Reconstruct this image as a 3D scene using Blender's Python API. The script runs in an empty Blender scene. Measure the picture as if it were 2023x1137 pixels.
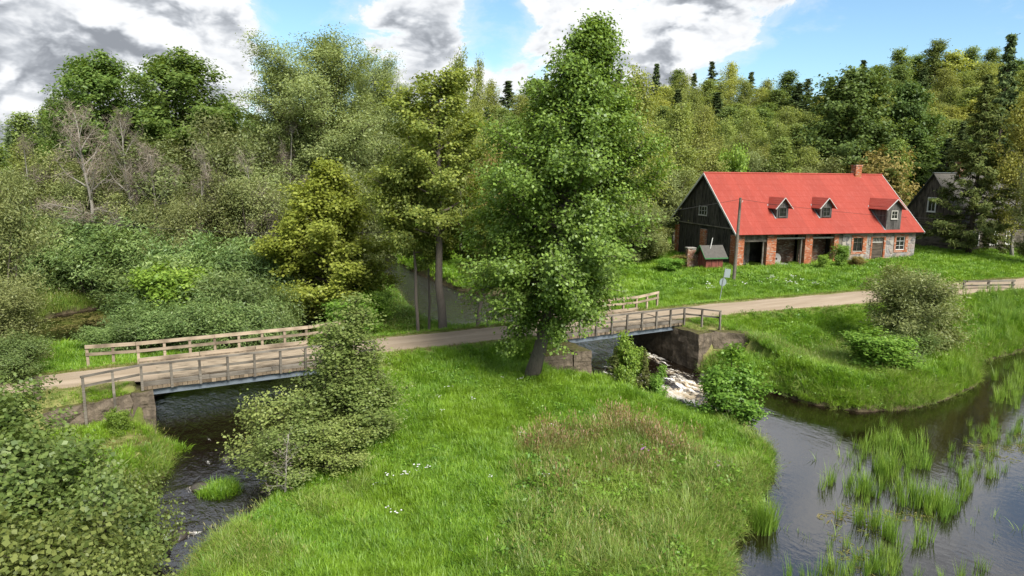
import bpy, math, random
import numpy as np
from mathutils import Matrix, Vector

# ------------------------------------------------------------------ camera, sky, sun, exposure
sc = bpy.context.scene
col = sc.collection
CAM_H = 10.0; FPX = 1392.0; PITCH = math.radians(9.5); ROLL = 0.012   # photo is 2023 x 1137
cd = bpy.data.cameras.new('camera'); cam = bpy.data.objects.new('camera', cd); col.objects.link(cam)
cd.sensor_width = 36.0; cd.lens = FPX/2023*36.0; cd.clip_start = 0.1; cd.clip_end = 6000
fwd = Vector((0, math.cos(PITCH), -math.sin(PITCH))); up0 = Vector((0, math.sin(PITCH), math.cos(PITCH))); rt0 = Vector((1, 0, 0))
cr, sr = math.cos(ROLL), math.sin(ROLL)
rt = rt0*cr + up0*sr; upv = up0*cr - rt0*sr
cam.matrix_world = Matrix(((rt.x, upv.x, -fwd.x, 0), (rt.y, upv.y, -fwd.y, 0), (rt.z, upv.z, -fwd.z, CAM_H), (0, 0, 0, 1)))
sc.camera = cam

def ray(px, py):
    X = px-1011.5; Y = py-568.5
    a = (cr*X+sr*Y)/FPX; b = -(-sr*X+cr*Y)/FPX
    return np.array([a, math.cos(PITCH)+b*math.sin(PITCH), -math.sin(PITCH)+b*math.cos(PITCH)])
def at(px, py, z=0.0):                       # pixel -> point on the level z
    d = ray(px, py); t = (z-CAM_H)/d[2]; return (d[0]*t, d[1]*t)
def zat(px, py, Y):                          # pixel -> (x, z) at a known distance Y
    d = ray(px, py); t = Y/d[1]; return (d[0]*t, CAM_H+d[2]*t)
def proj(x, y, z):
    z = z-CAM_H
    d = y*math.cos(PITCH)-z*math.sin(PITCH); u = y*math.sin(PITCH)+z*math.cos(PITCH)
    X = FPX*x/d; Y = -FPX*u/d
    return 1011.5+cr*X-sr*Y, 568.5+sr*X+cr*Y

SUN = Vector((0.40, -0.60, 0.69)).normalized()
wd = bpy.data.worlds.new('World'); sc.world = wd; wd.use_nodes = True
wt = wd.node_tree; wt.nodes.clear()
class NT:
    """small helper to write node graphs"""
    def __init__(s, tree): s.t = tree
    def n(s, typ, ins=None, **props):
        nd = s.t.nodes.new(typ)
        for k, v in props.items(): setattr(nd, k, v)
        for k, v in (ins or {}).items():
            sock = nd.inputs[k]
            if hasattr(v, 'is_output') or isinstance(v, bpy.types.NodeSocket): s.t.links.new(v, sock)
            else: sock.default_value = v
        return nd
    def math(s, op, a, b=0.0, c=0.0, clamp=False):
        nd = s.t.nodes.new('ShaderNodeMath'); nd.operation = op; nd.use_clamp = clamp
        for i, v in enumerate((a, b, c)):
            if isinstance(v, bpy.types.NodeSocket): s.t.links.new(v, nd.inputs[i])
            else: nd.inputs[i].default_value = v
        return nd.outputs[0]
    def mix(s, f, a, b, blend='MIX'):
        nd = s.t.nodes.new('ShaderNodeMix'); nd.data_type = 'RGBA'; nd.blend_type = blend
        for i, v in ((0, f), (6, a), (7, b)):
            if isinstance(v, bpy.types.NodeSocket): s.t.links.new(v, nd.inputs[i])
            elif i == 0: nd.inputs[0].default_value = v
            else: nd.inputs[i].default_value = (*v, 1) if len(v) == 3 else v
        return nd.outputs[2]
    def ramp(s, fac, stops, interp='LINEAR'):
        nd = s.t.nodes.new('ShaderNodeValToRGB'); nd.color_ramp.interpolation = interp
        e = nd.color_ramp.elements
        while len(e) < len(stops): e.new(0.5)
        for el, (p, c) in zip(e, stops):
            el.position = p; el.color = (c, c, c, 1) if not hasattr(c, '__len__') else (*c, 1)
        s.t.links.new(fac, nd.inputs[0]); return nd.outputs[0]
    def smooth(s, v, lo, hi):
        nd = s.t.nodes.new('ShaderNodeMapRange'); nd.interpolation_type = 'SMOOTHSTEP'
        s.t.links.new(v, nd.inputs[0]); nd.inputs[1].default_value = lo; nd.inputs[2].default_value = hi
        return nd.outputs[0]
W = NT(wt)
SKY_STRENGTH = 0.118
sky = W.n('ShaderNodeTexSky', sky_type='NISHITA', sun_disc=False)
sky.sun_elevation = math.asin(SUN.z); sky.sun_rotation = math.atan2(SUN.x, SUN.y)
sky.altitude = 100; sky.air_density = 1.0; sky.dust_density = 0.6; sky.ozone_density = 2.0
tc = W.n('ShaderNodeTexCoord')
gen = tc.outputs['Generated']
def cloud_noise(offset, scale, detail, rough, stretch=1.9, dist=0.25):
    mp = W.n('ShaderNodeMapping', {0: gen, 1: offset, 3: (1, 1, stretch)})
    return W.n('ShaderNodeTexNoise', {'Vector': mp.outputs[0], 'Scale': scale, 'Detail': detail, 'Roughness': rough, 'Distortion': dist}).outputs[0]
OFF = (3.1, 0.4, 1.7)
big = cloud_noise(OFF, 4.2, 2, 0.5)
fine = cloud_noise(OFF, 15.0, 10, 0.62, 1.8, 0.25)
UPV = (0.016, -0.008, 0.045)
big_up = cloud_noise((OFF[0]+0.03, OFF[1], OFF[2]+0.10), 4.2, 2, 0.5)
def bias(px, py, size, amt):                 # a bank of cloud (or a gap) in one direction of the sky
    d = Vector(ray(px, py)).normalized()
    dt = W.n('ShaderNodeVectorMath', {0: gen, 1: d}, operation='DOT_PRODUCT').outputs['Value']
    c = math.cos(math.radians(size))
    return W.math('MULTIPLY', W.smooth(dt, c, 1.0), amt)
dens = W.math('ADD', W.math('MULTIPLY', big, 0.55), W.math('MULTIPLY', fine, 0.55))
soft = cloud_noise(OFF, 15.0, 4, 0.55, 1.8, 0.25)
soft_up = cloud_noise(tuple(a+b for a, b in zip(OFF, UPV)), 15.0, 4, 0.55, 1.8, 0.25)
shade0 = W.math('ADD', W.math('MULTIPLY', big, 0.55), W.math('MULTIPLY', soft, 0.55))
dens_up = W.math('ADD', W.math('MULTIPLY', big_up, 0.55), W.math('MULTIPLY', soft_up, 0.55))
BIASES = [(120, 40, 17, .11), (850, 70, 9, .07), (1230, 70, 10, .13), (600, 40, 5, -.11), (975, 45, 4, -.15), (1480, 110, 6, -.20), (1680, 100, 8, -.22), (1880, 105, 8, -.22), (1480, 0, 6, .22), (1930, 15, 4, .08), (60, 180, 9, .06), (1500, -700, 26, .05)]
bsum = None
for b_ in BIASES:
    v = bias(*b_); bsum = v if bsum is None else W.math('ADD', bsum, v)
dens = W.math('ADD', dens, bsum)
veil = W.math('MULTIPLY', W.smooth(dens, 0.40, 0.56), 0.35)
cover = W.math('MAXIMUM', veil, W.smooth(dens, 0.505, 0.585))
thick = W.smooth(W.math('ADD', W.math('MULTIPLY_ADD', fine, 0.18, -0.09), W.math('ADD', shade0, bsum)), 0.535, 0.73)
lit = W.smooth(W.math('SUBTRACT', shade0, dens_up), -0.04, 0.10)
grey = W.math('MULTIPLY', thick, W.math('SUBTRACT', 1.0, lit))
ccol = W.ramp(grey, [(0.0, (3.25, 3.3, 3.36)), (0.22, (2.85, 2.92, 3.02)), (0.55, (1.95, 2.05, 2.2)), (1.0, (1.05, 1.13, 1.26))])
sky_c = W.mix(cover, W.mix(1.0, sky.outputs[0], (0.50, 0.585, 0.60), 'MULTIPLY'), ccol)
bg = W.n('ShaderNodeBackground', {0: sky_c, 1: SKY_STRENGTH})
wo = W.n('ShaderNodeOutputWorld', {0: bg.outputs[0]})

sl = bpy.data.lights.new('sun', 'SUN'); sl.energy = 3.1; sl.angle = math.radians(24.0); sl.color = (1.0, 0.95, 0.86)
so = bpy.data.objects.new('sun', sl); col.objects.link(so)
so.rotation_euler = SUN.to_track_quat('Z', 'Y').to_euler(); so.location = (60, -40, 80)
sc.view_settings.view_transform = 'Standard'; sc.view_settings.look = 'None'
sc.view_settings.gamma = 1.0; sc.view_settings.use_curve_mapping = False
sc.view_settings.exposure = 1.42
cy = sc.cycles
cy.max_bounces = 8; cy.diffuse_bounces = 5; cy.glossy_bounces = 3; cy.transmission_bounces = 3; cy.transparent_max_bounces = 4
cy.caustics_reflective = False; cy.caustics_refractive = False; cy.use_denoising = True
try: cy.denoiser = 'OPENIMAGEDENOISE'
except Exception: pass

# ------------------------------------------------------------------ helpers: objects and meshes
def link(o, parent=None):
    col.objects.link(o)
    if parent is not None: o.parent = parent
    return o
def tag(o, label=None, cat=None, group=None, kind=None):
    if label: o['label'] = label
    if cat: o['category'] = cat
    if group: o['group'] = group
    if kind: o['kind'] = kind
    return o
def thing(name, label, cat, loc=(0, 0, 0), rz=0.0, group=None):
    o = bpy.data.objects.new(name, None); o.empty_display_size = 0.3
    o.location = loc; o.rotation_euler = (0, 0, rz); link(o)
    return tag(o, label, cat, group)
def mesh_np(name, V, F, mats, fm=None, smooth=False):
    """F: int array (n,4) or (n,3), or list of arrays of both"""
    me = bpy.data.meshes.new(name)
    V = np.asarray(V, dtype=np.float32)
    Fs = F if isinstance(F, list) else [np.asarray(F)]
    Fs = [np.asarray(f, dtype=np.int32) for f in Fs if len(f)]
    me.vertices.add(len(V)); me.vertices.foreach_set('co', V.ravel())
    lt = np.concatenate([np.full(len(f), f.shape[1], dtype=np.int32) for f in Fs])
    lv = np.concatenate([f.ravel() for f in Fs])
    me.loops.add(len(lv)); me.loops.foreach_set('vertex_index', lv)
    me.polygons.add(len(lt))
    ls = np.concatenate([[0], np.cumsum(lt)[:-1]]).astype(np.int32)
    me.polygons.foreach_set('loop_start', ls)
    if smooth: me.polygons.foreach_set('use_smooth', np.ones(len(lt), dtype=bool))
    if fm is not None: me.polygons.foreach_set('material_index', np.asarray(fm, dtype=np.int32))
    for m in (mats if isinstance(mats, (list, tuple)) else [mats]): me.materials.append(m)
    me.update(calc_edges=True); me.validate()
    return me
class MB:
    """collects boxes, prisms and tubes into one mesh"""
    def __init__(s): s.v = []; s.f = []; s.m = []
    def add(s, V, F, m=0):
        o = len(s.v); s.v += [tuple(map(float, p)) for p in V]
        for f in F: s.f.append(tuple(int(i)+o for i in f)); s.m.append(m)
    def box(s, c0, c1, m=0, jit=0.0, rng=random):
        x0, y0, z0 = c0; x1, y1, z1 = c1
        V = [(x0, y0, z0), (x1, y0, z0), (x1, y1, z0), (x0, y1, z0), (x0, y0, z1), (x1, y0, z1), (x1, y1, z1), (x0, y1, z1)]
        if jit: V = [(a+rng.uniform(-jit, jit), b+rng.uniform(-jit, jit), c+rng.uniform(-jit, jit)) for a, b, c in V]
        s.add(V, [(0, 3, 2, 1), (4, 5, 6, 7), (0, 1, 5, 4), (1, 2, 6, 5), (2, 3, 7, 6), (3, 0, 4, 7)], m)
    def beam(s, a, b, w, h, m=0, up=(0, 0, 1)):
        a = Vector(a); b = Vector(b); d = (b-a).normalized(); sd = d.cross(Vector(up))
        if sd.length < 1e-4: sd = d.cross(Vector((1, 0, 0)))
        sd.normalize(); u = sd.cross(d)
        V = []
        for p in (a, b):
            for sx, sz in ((-1, -1), (1, -1), (1, 1), (-1, 1)): V.append(p+sd*(sx*w/2)+u*(sz*h/2))
        s.add(V, [(0, 1, 2, 3), (7, 6, 5, 4), (0, 4, 5, 1), (1, 5, 6, 2), (2, 6, 7, 3), (3, 7, 4, 0)], m)
    def tube(s, P, R, sides=6, m=0, cap=True):
        P = [Vector(p) for p in P]; n = len(P); o = len(s.v)
        for i, p in enumerate(P):
            d = (P[min(i+1, n-1)]-P[max(i-1, 0)])
            if d.length < 1e-6: d = Vector((0, 0, 1))
            d.normalize(); a = d.cross(Vector((0.31, 0.95, 0.05)));
            if a.length < 1e-3: a = d.cross(Vector((1, 0, 0)))
            a.normalize(); b = d.cross(a)
            for k in range(sides):
                t = 2*math.pi*k/sides; s.v.append(tuple(p+(a*math.cos(t)+b*math.sin(t))*R[i]))
        for i in range(n-1):
            for k in range(sides):
                k2 = (k+1) % sides
                s.f.append((o+i*sides+k, o+i*sides+k2, o+(i+1)*sides+k2, o+(i+1)*sides+k)); s.m.append(m)
        if cap:
            s.f.append(tuple(o+k for k in range(sides))[::-1]); s.m.append(m)
            s.f.append(tuple(o+(n-1)*sides+k for k in range(sides))); s.m.append(m)
    def prism(s, poly, y0, y1, m=0):     # polygon in (x,z) extruded along y
        n = len(poly); V = [(x, y0, z) for x, z in poly]+[(x, y1, z) for x, z in poly]
        F = [tuple(range(n)), tuple(range(2*n-1, n-1, -1))]+[(i, n+i, n+(i+1) % n, (i+1) % n) for i in range(n)]
        s.add(V, F, m)
    def mesh(s, name, mats, smooth=False):
        me = bpy.data.meshes.new(name); me.from_pydata(s.v, [], s.f)
        for m in (mats if isinstance(mats, (list, tuple)) else [mats]): me.materials.append(m)
        for p, i in zip(me.polygons, s.m): p.material_index = i; p.use_smooth = smooth
        me.validate(); me.update(); return me
    def build(s, name, mats, parent=None, smooth=False, kind=None, label=None):
        o = bpy.data.objects.new(name, s.mesh(name, mats, smooth)); link(o, parent)
        if kind: o['kind'] = kind
        if label: o['label'] = label
        return o
def smoothstep(a, b, x):
    t = np.clip((np.asarray(x, float)-a)/(b-a), 0, 1); return t*t*(3-2*t)

# ------------------------------------------------------------------ materials (all procedural)
def new_mat(name):
    m = bpy.data.materials.new(name); m.use_nodes = True; t = m.node_tree; t.nodes.clear()
    return m, NT(t)
def finish(N, shader): N.n('ShaderNodeOutputMaterial', {0: shader})
def coords(N, which='Object'): return N.n('ShaderNodeTexCoord').outputs[which]
def noise(N, vec, scale, detail=4, rough=0.55, dist=0.0, stretch=None):
    if stretch is not None: vec = N.n('ShaderNodeMapping', {0: vec, 3: stretch}).outputs[0]
    return N.n('ShaderNodeTexNoise', {'Vector': vec, 'Scale': scale, 'Detail': detail, 'Roughness': rough, 'Distortion': dist}).outputs[0]
def bump(N, h, strength=0.3, dist=0.02): return N.n('ShaderNodeBump', {'Height': h, 'Strength': strength, 'Distance': dist}).outputs[0]
def principled(N, color, rough=0.8, normal=None, spec=0.3, metal=0.0, ior=1.45):
    ins = {'Base Color': color if isinstance(color, bpy.types.NodeSocket) else (*color, 1), 'Roughness': rough, 'Specular IOR Level': spec if ior < 1.6 else 0.5, 'Metallic': metal, 'IOR': ior}
    if normal is not None: ins['Normal'] = normal
    return N.n('ShaderNodeBsdfPrincipled', ins).outputs[0]

def leaf_mat(name, cols, trans=0.32, gloss=0.05, vary=0.16, rough=0.45, gain=1.25):
    """cols: darker, middle and lighter leaf colour of the species"""
    m, N = new_mat(name); cols = [tuple(a*gain for a in c) for c in cols]; gloss *= .4; trans = min(.45, trans*1.15) if trans else 0
    geo = N.n('ShaderNodeNewGeometry'); oi = N.n('ShaderNodeObjectInfo')
    c = N.ramp(geo.outputs['Random Per Island'], [(0.0, cols[0]), (0.5, cols[1]), (1.0, cols[2])])
    hs = N.n('ShaderNodeHueSaturation', {'Hue': N.math('MULTIPLY_ADD', N.n('ShaderNodeMath', {0: N.math('MULTIPLY', oi.outputs['Random'], 7.31)}, operation='FRACT').outputs[0], 0.026, 0.483), 'Saturation': 1.0,
             'Value': N.math('MULTIPLY_ADD', oi.outputs['Random'], 2*vary, 1-vary), 'Color': c})
    c = hs.outputs[0]
    df = N.n('ShaderNodeBsdfDiffuse', {0: c}).outputs[0]
    tr = N.n('ShaderNodeBsdfTranslucent', {0: N.mix(1.0, c, (1.25, 1.2, 0.6), 'MULTIPLY')}).outputs[0]
    s = N.n('ShaderNodeMixShader', {0: trans, 1: df, 2: tr}).outputs[0]
    gl = N.n('ShaderNodeBsdfGlossy', {0: (0.9, 0.95, 0.9, 1), 1: rough}).outputs[0]
    s = N.n('ShaderNodeMixShader', {0: gloss, 1: s, 2: gl}).outputs[0]
    finish(N, s); return m
def bark_mat(name, c0, c1, scale=6.0):
    m, N = new_mat(name); v = coords(N)
    n1 = noise(N, v, scale, 6, 0.65, 0.3, (3, 3, 0.6)); n2 = noise(N, v, 1.3, 3)
    c = N.mix(n2, N.ramp(n1, [(0.3, c0), (0.7, c1)]), tuple(x*0.8 for x in c1))
    finish(N, principled(N, c, 0.9, bump(N, n1, 0.8, 0.03), 0.15)); return m
def wood_mat(name, c0, c1, axis='x', rough=0.85, vary=0.35):
    """weathered timber, grain along one axis of the object"""
    m, N = new_mat(name); v = coords(N); oi = N.n('ShaderNodeObjectInfo'); geo = N.n('ShaderNodeNewGeometry')
    st = {'x': (0.35, 9, 9), 'y': (9, 0.35, 9), 'z': (9, 9, 0.35)}[axis]
    off = N.n('ShaderNodeCombineXYZ', {0: N.math('MULTIPLY', oi.outputs['Random'], 31.0), 1: N.math('MULTIPLY', geo.outputs['Random Per Island'], 17.0)}).outputs[0]
    vv = N.n('ShaderNodeVectorMath', {0: v, 1: off}, operation='ADD').outputs[0]
    g = noise(N, vv, 2.2, 6, 0.6, 0.4, st); big = noise(N, vv, 0.8, 3, 0.5)
    c = N.ramp(g, [(0.28, c0), (0.72, c1)])
    c = N.mix(N.smooth(big, 0.42, 0.7), c, tuple(a*0.6 for a in c0))
    r = N.math('ADD', N.math('MULTIPLY', oi.outputs['Random'], 0.6), N.math('MULTIPLY', geo.outputs['Random Per Island'], 0.4))
    c = N.n('ShaderNodeHueSaturation', {'Value': N.math('MULTIPLY_ADD', r, 2*vary, 1-vary), 'Color': c}).outputs[0]
    finish(N, principled(N, c, rough, bump(N, g, 0.5, 0.01), 0.2)); return m
def plain_mat(name, c, rough=0.6, spec=0.3, metal=0.0, var=0.15, scale=3.0):
    m, N = new_mat(name); v = coords(N); n1 = noise(N, v, scale, 6, 0.6)
    cc = N.mix(n1, tuple(a*(1-var) for a in c), tuple(min(1, a*(1+var)) for a in c))
    finish(N, principled(N, cc, rough, bump(N, n1, 0.15, 0.01), spec, metal)); return m

M = {}
M['bark_grey'] = bark_mat('bark_grey', (0.045, 0.036, 0.028), (0.17, 0.145, 0.12))
M['bark_dark'] = bark_mat('bark_dark', (0.022, 0.018, 0.013), (0.085, 0.07, 0.052))
M['bark_pale'] = bark_mat('bark_pale', (0.13, 0.118, 0.10), (0.32, 0.30, 0.265))
M['twig_dry'] = leaf_mat('twig_dry', [(0.07, 0.058, 0.042), (0.13, 0.11, 0.085), (0.20, 0.175, 0.14)], 0.0, 0.0, 0.2)
M['leaf_near'] = leaf_mat('leaf_near', [(0.07,0.105,0.026),(0.115,0.155,0.038),(0.165,0.205,0.058)], 0.34, 0.05)
M['leaf_alder'] = leaf_mat('leaf_alder', [(0.065,0.112,0.02),(0.105,0.17,0.03),(0.17,0.25,0.045)], 0.34, 0.06)
M['leaf_maple'] = leaf_mat('leaf_maple', [(0.14,0.185,0.032),(0.205,0.265,0.042),(0.30,0.35,0.065)], 0.36, 0.03)
M['leaf_lime'] = leaf_mat('leaf_lime', [(0.105,0.145,0.032),(0.165,0.21,0.045),(0.25,0.285,0.065)], 0.36, 0.03)
M['leaf_willow'] = leaf_mat('leaf_willow', [(0.11,0.14,0.05),(0.165,0.20,0.07),(0.25,0.28,0.11)], 0.34, 0.04)
M['leaf_brush'] = leaf_mat('leaf_brush', [(0.09,0.115,0.04),(0.145,0.175,0.06),(0.215,0.24,0.095)], 0.32, 0.04, 0.30)
M['leaf_sallow'] = leaf_mat('leaf_sallow', [(0.08,0.13,0.04),(0.125,0.19,0.058),(0.195,0.26,0.09)], 0.34, 0.05, 0.26)
M['leaf_ash'] = leaf_mat('leaf_ash', [(0.065,0.115,0.028),(0.10,0.165,0.038),(0.155,0.22,0.055)], 0.36, 0.03)
M['leaf_fresh'] = leaf_mat('leaf_fresh', [(0.09,0.17,0.025),(0.14,0.25,0.035),(0.22,0.33,0.06)], 0.4, 0.04)
M['leaf_birch'] = leaf_mat('leaf_birch', [(0.12,0.155,0.045),(0.185,0.22,0.06),(0.27,0.30,0.09)], 0.38, 0.02, 0.22)
M['leaf_yellow'] = leaf_mat('leaf_yellow', [(0.18,0.20,0.05),(0.255,0.275,0.065),(0.335,0.345,0.09)], 0.38, 0.02, 0.2)
M['leaf_aspen'] = leaf_mat('leaf_aspen', [(0.09,0.135,0.04),(0.14,0.195,0.055),(0.21,0.265,0.085)], 0.36, 0.03, 0.2)
M['leaf_oak'] = leaf_mat('leaf_oak', [(0.045,0.08,0.022),(0.07,0.115,0.03),(0.11,0.165,0.045)], 0.3, 0.03)
M['leaf_brown'] = leaf_mat('leaf_brown', [(0.14,0.12,0.04),(0.20,0.17,0.055),(0.28,0.235,0.08)], 0.34, 0.02)
M['leaf_sapling'] = leaf_mat('leaf_sapling', [(0.10,0.145,0.038),(0.155,0.205,0.055),(0.205,0.25,0.08)], 0.34, 0.05)
M['needle'] = leaf_mat('needle', [(0.04,0.062,0.025),(0.065,0.095,0.035),(0.11,0.14,0.055)], 0.12, 0.02, 0.2)
M['needle_olive'] = leaf_mat('needle_olive', [(0.06,0.08,0.024),(0.095,0.115,0.032),(0.15,0.16,0.05)], 0.16, 0.02, 0.15)
def grass_mat(name, cols, patch):
    m, N = new_mat(name); geo = N.n('ShaderNodeNewGeometry'); oi = N.n('ShaderNodeObjectInfo')
    c = N.ramp(N.math('ADD', N.math('MULTIPLY', geo.outputs['Random Per Island'], 0.5), N.math('MULTIPLY', oi.outputs['Random'], 0.5)),
               [(0.15, cols[0]), (0.5, cols[1]), (0.85, cols[2])])
    n1 = noise(N, geo.outputs['Position'], 0.22, 4, 0.6)
    n2 = noise(N, geo.outputs['Position'], 0.9, 4, 0.6)
    c = N.mix(N.math('MULTIPLY', N.smooth(n1, 0.44, 0.64), 0.75), c, patch)
    c = N.n('ShaderNodeHueSaturation', {'Value': N.math('MULTIPLY_ADD', n2, 0.7, 0.68), 'Color': c}).outputs[0]
    df = N.n('ShaderNodeBsdfDiffuse', {0: c}).outputs[0]; tr = N.n('ShaderNodeBsdfTranslucent', {0: c}).outputs[0]
    s = N.n('ShaderNodeMixShader', {0: 0.35, 1: df, 2: tr}).outputs[0]
    gl = N.n('ShaderNodeBsdfGlossy', {0: (1, 1, 1, 1), 1: 0.5}).outputs[0]
    finish(N, N.n('ShaderNodeMixShader', {0: 0.03, 1: s, 2: gl}).outputs[0]); return m
M['grass_lush'] = grass_mat('grass_lush', [(0.085, 0.19, 0.012), (0.15, 0.29, 0.016), (0.24, 0.38, 0.026)], (0.21, 0.34, 0.018))
M['grass_tall'] = grass_mat('grass_tall', [(0.11, 0.20, 0.025), (0.18, 0.275, 0.035), (0.29, 0.335, 0.075)], (0.22, 0.31, 0.04))
M['grass_red'] = grass_mat('grass_red', [(0.15, 0.115, 0.04), (0.235, 0.14, 0.06), (0.31, 0.18, 0.08)], (0.22, 0.16, 0.06))
M['grass_dry'] = grass_mat('grass_dry', [(0.13, 0.15, 0.03), (0.21, 0.20, 0.055), (0.31, 0.26, 0.10)], (0.15, 0.20, 0.03))
M['weed'] = grass_mat('weed', [(0.07, 0.17, 0.014), (0.11, 0.23, 0.018), (0.19, 0.31, 0.03)], (0.15, 0.27, 0.02))
M['reed'] = grass_mat('reed', [(0.10, 0.20, 0.02), (0.16, 0.28, 0.026), (0.25, 0.34, 0.05)], (0.19, 0.30, 0.03))
M['petal'] = plain_mat('petal', (0.576, 0.569, 0.547), 0.7)
M['petal_purple'] = plain_mat('petal_purple', (0.36, 0.13, 0.40), 0.7)
M['wood_rail'] = wood_mat('wood_rail', (0.216, 0.169, 0.119), (0.374, 0.302, 0.223), 'x')
M['wood_grey'] = wood_mat('wood_grey', (0.0864, 0.0756, 0.0612), (0.194, 0.173, 0.144), 'x')
M['wood_deck'] = wood_mat('wood_deck', (0.223, 0.176, 0.122), (0.36, 0.295, 0.216), 'x', vary=0.18)
M['wood_deck_end'] = wood_mat('wood_deck_end', (0.115, 0.0864, 0.0576), (0.245, 0.194, 0.137), 'y', vary=0.5)
M['wood_black'] = wood_mat('wood_black', (0.028, 0.025, 0.022), (0.085, 0.076, 0.066), 'z', vary=0.4)
M['wood_house'] = wood_mat('wood_house', (0.042, 0.034, 0.028), (0.115, 0.094, 0.074), 'z', vary=0.4)
M['wood_log'] = wood_mat('wood_log', (0.0648, 0.0554, 0.0432), (0.144, 0.126, 0.101), 'x')
M['wood_dormer'] = wood_mat('wood_dormer', (0.0504, 0.0475, 0.0446), (0.122, 0.115, 0.108), 'z', vary=0.3)
M['wood_red'] = wood_mat('wood_red', (0.122, 0.0396, 0.0302), (0.216, 0.072, 0.054), 'z', vary=0.25)
M['wood_door'] = wood_mat('wood_door', (0.05, 0.04, 0.03), (0.13, 0.105, 0.08), 'x')
M['white_paint'] = plain_mat('white_paint', (0.504, 0.497, 0.475), 0.6, var=0.2)
M['pale_frame'] = plain_mat('pale_frame', (0.36, 0.346, 0.31), 0.7, var=0.3)
M['steel'] = plain_mat('steel', (0.16, 0.19, 0.22), 0.5, 0.5, 0.3, 0.25, 2.0)
M['zinc'] = plain_mat('zinc', (0.288, 0.31, 0.324), 0.5, 0.5, 0.6, 0.2)
M['sign_grey'] = plain_mat('sign_grey', (0.22, 0.27, 0.27), 0.5, 0.4, 0.3, 0.15)
M['wet_stone'] = plain_mat('wet_stone', (0.055, 0.047, 0.04), 0.35, 0.5, var=0.4, scale=6.0)
M['black'] = plain_mat('black', (0.02, 0.02, 0.02), 0.7)
M['slate'] = plain_mat('slate', (0.075, 0.07, 0.062), 0.85, var=0.4, scale=5.0)
M['green_trim'] = plain_mat('green_trim', (0.045, 0.13, 0.05), 0.7, var=0.3)
M['millstone'] = plain_mat('millstone', (0.259, 0.252, 0.238), 0.9, var=0.3, scale=8.0)
M['pale_wall'] = plain_mat('pale_wall', (0.396, 0.36, 0.317), 0.9, var=0.25)
def glass_mat():
    m, N = new_mat('window_glass')
    finish(N, principled(N, (0.012, 0.013, 0.014), 0.06, None, 0.6)); return m
M['glass'] = glass_mat()
def brick_mat(name, c0, c1, c2):
    m, N = new_mat(name); geo = N.n('ShaderNodeNewGeometry'); v = geo.outputs['Position']
    c = N.ramp(geo.outputs['Random Per Island'], [(0.0, c0), (0.45, c1), (0.85, c2), (1.0, (0.40, 0.34, 0.28))])
    n1 = noise(N, v, 9.0, 5); n2 = noise(N, v, 0.9, 4)
    c = N.mix(N.math('MULTIPLY', N.smooth(n2, 0.52, 0.70), 0.55), c, (0.36, 0.32, 0.27))
    finish(N, principled(N, c, 0.92, bump(N, n1, 0.5, 0.01), 0.15)); return m
M['brick'] = brick_mat('brick', (0.238, 0.0684, 0.0324), (0.331, 0.112, 0.0504), (0.389, 0.158, 0.0828))
M['brick_old'] = brick_mat('brick_old', (0.108, 0.054, 0.036), (0.173, 0.0864, 0.0576), (0.23, 0.137, 0.0936))
M['mortar'] = plain_mat('mortar', (0.259, 0.238, 0.209), 0.95, var=0.25, scale=6)
def stone_mat(name, stops):
    m, N = new_mat(name); geo = N.n('ShaderNodeNewGeometry'); oi = N.n('ShaderNodeObjectInfo'); v = geo.outputs['Position']
    c = N.ramp(oi.outputs['Random'], stops)
    n1 = noise(N, v, 12.0, 6, 0.7); n2 = noise(N, v, 3.0, 4)
    c = N.mix(N.math('MULTIPLY', n1, 0.4), c, (0.13, 0.12, 0.11)); c = N.mix(N.smooth(n2, 0.5, 0.75), c, (0.33, 0.29, 0.25))
    finish(N, principled(N, c, 0.9, bump(N, n1, 0.6, 0.03), 0.2)); return m
M['stone'] = stone_mat('stone', [(0.0, (0.0864, 0.0864, 0.0936)), (0.25, (0.173, 0.166, 0.158)), (0.5, (0.331, 0.223, 0.18)), (0.75, (0.223, 0.223, 0.223)), (1.0, (0.374, 0.324, 0.266))])
def concrete_mat():
    m, N = new_mat('old_concrete'); geo = N.n('ShaderNodeNewGeometry'); v = geo.outputs['Position']
    n1 = noise(N, v, 0.8, 6, 0.65); n2 = noise(N, v, 5.0, 7, 0.7)
    st = noise(N, v, 1.5, 5, 0.6, 0.2, (2.2, 2.2, 0.14))          # rain streaks
    bd = noise(N, v, 1.0, 2, 0.5, 0.0, (0.02, 0.02, 5.0))         # form board lines
    c = N.ramp(n2, [(0.25, (0.085, 0.068, 0.05)), (0.75, (0.235, 0.19, 0.14))])
    c = N.mix(N.math('MULTIPLY', N.smooth(st, 0.48, 0.66), 0.75), c, (0.085, 0.07, 0.055))
    c = N.mix(N.math('MULTIPLY', N.smooth(n1, 0.5, 0.72), 0.6), c, (0.16, 0.13, 0.10))
    sx = N.n('ShaderNodeSeparateXYZ', {0: geo.outputs['Normal']})
    moss = N.math('MULTIPLY', N.smooth(sx.outputs[2], 0.4, 0.8), N.smooth(n2, 0.36, 0.5))
    c = N.mix(moss, c, (0.085, 0.085, 0.02))
    vo = N.n('ShaderNodeTexVoronoi', {'Vector': v, 'Scale': 2.6}).outputs[0]
    c = N.mix(N.math('MULTIPLY', N.smooth(vo, 0.0, 0.6), 0.35), c, (0.07, 0.055, 0.042))
    h = N.math('ADD', N.math('MULTIPLY', n2, 1.3), N.math('ADD', N.math('MULTIPLY', bd, 0.6), N.math('MULTIPLY', vo, -1.0)))
    finish(N, principled(N, c, 0.95, bump(N, h, 0.9, 0.09), 0.15)); return m
M['concrete'] = concrete_mat()
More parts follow.
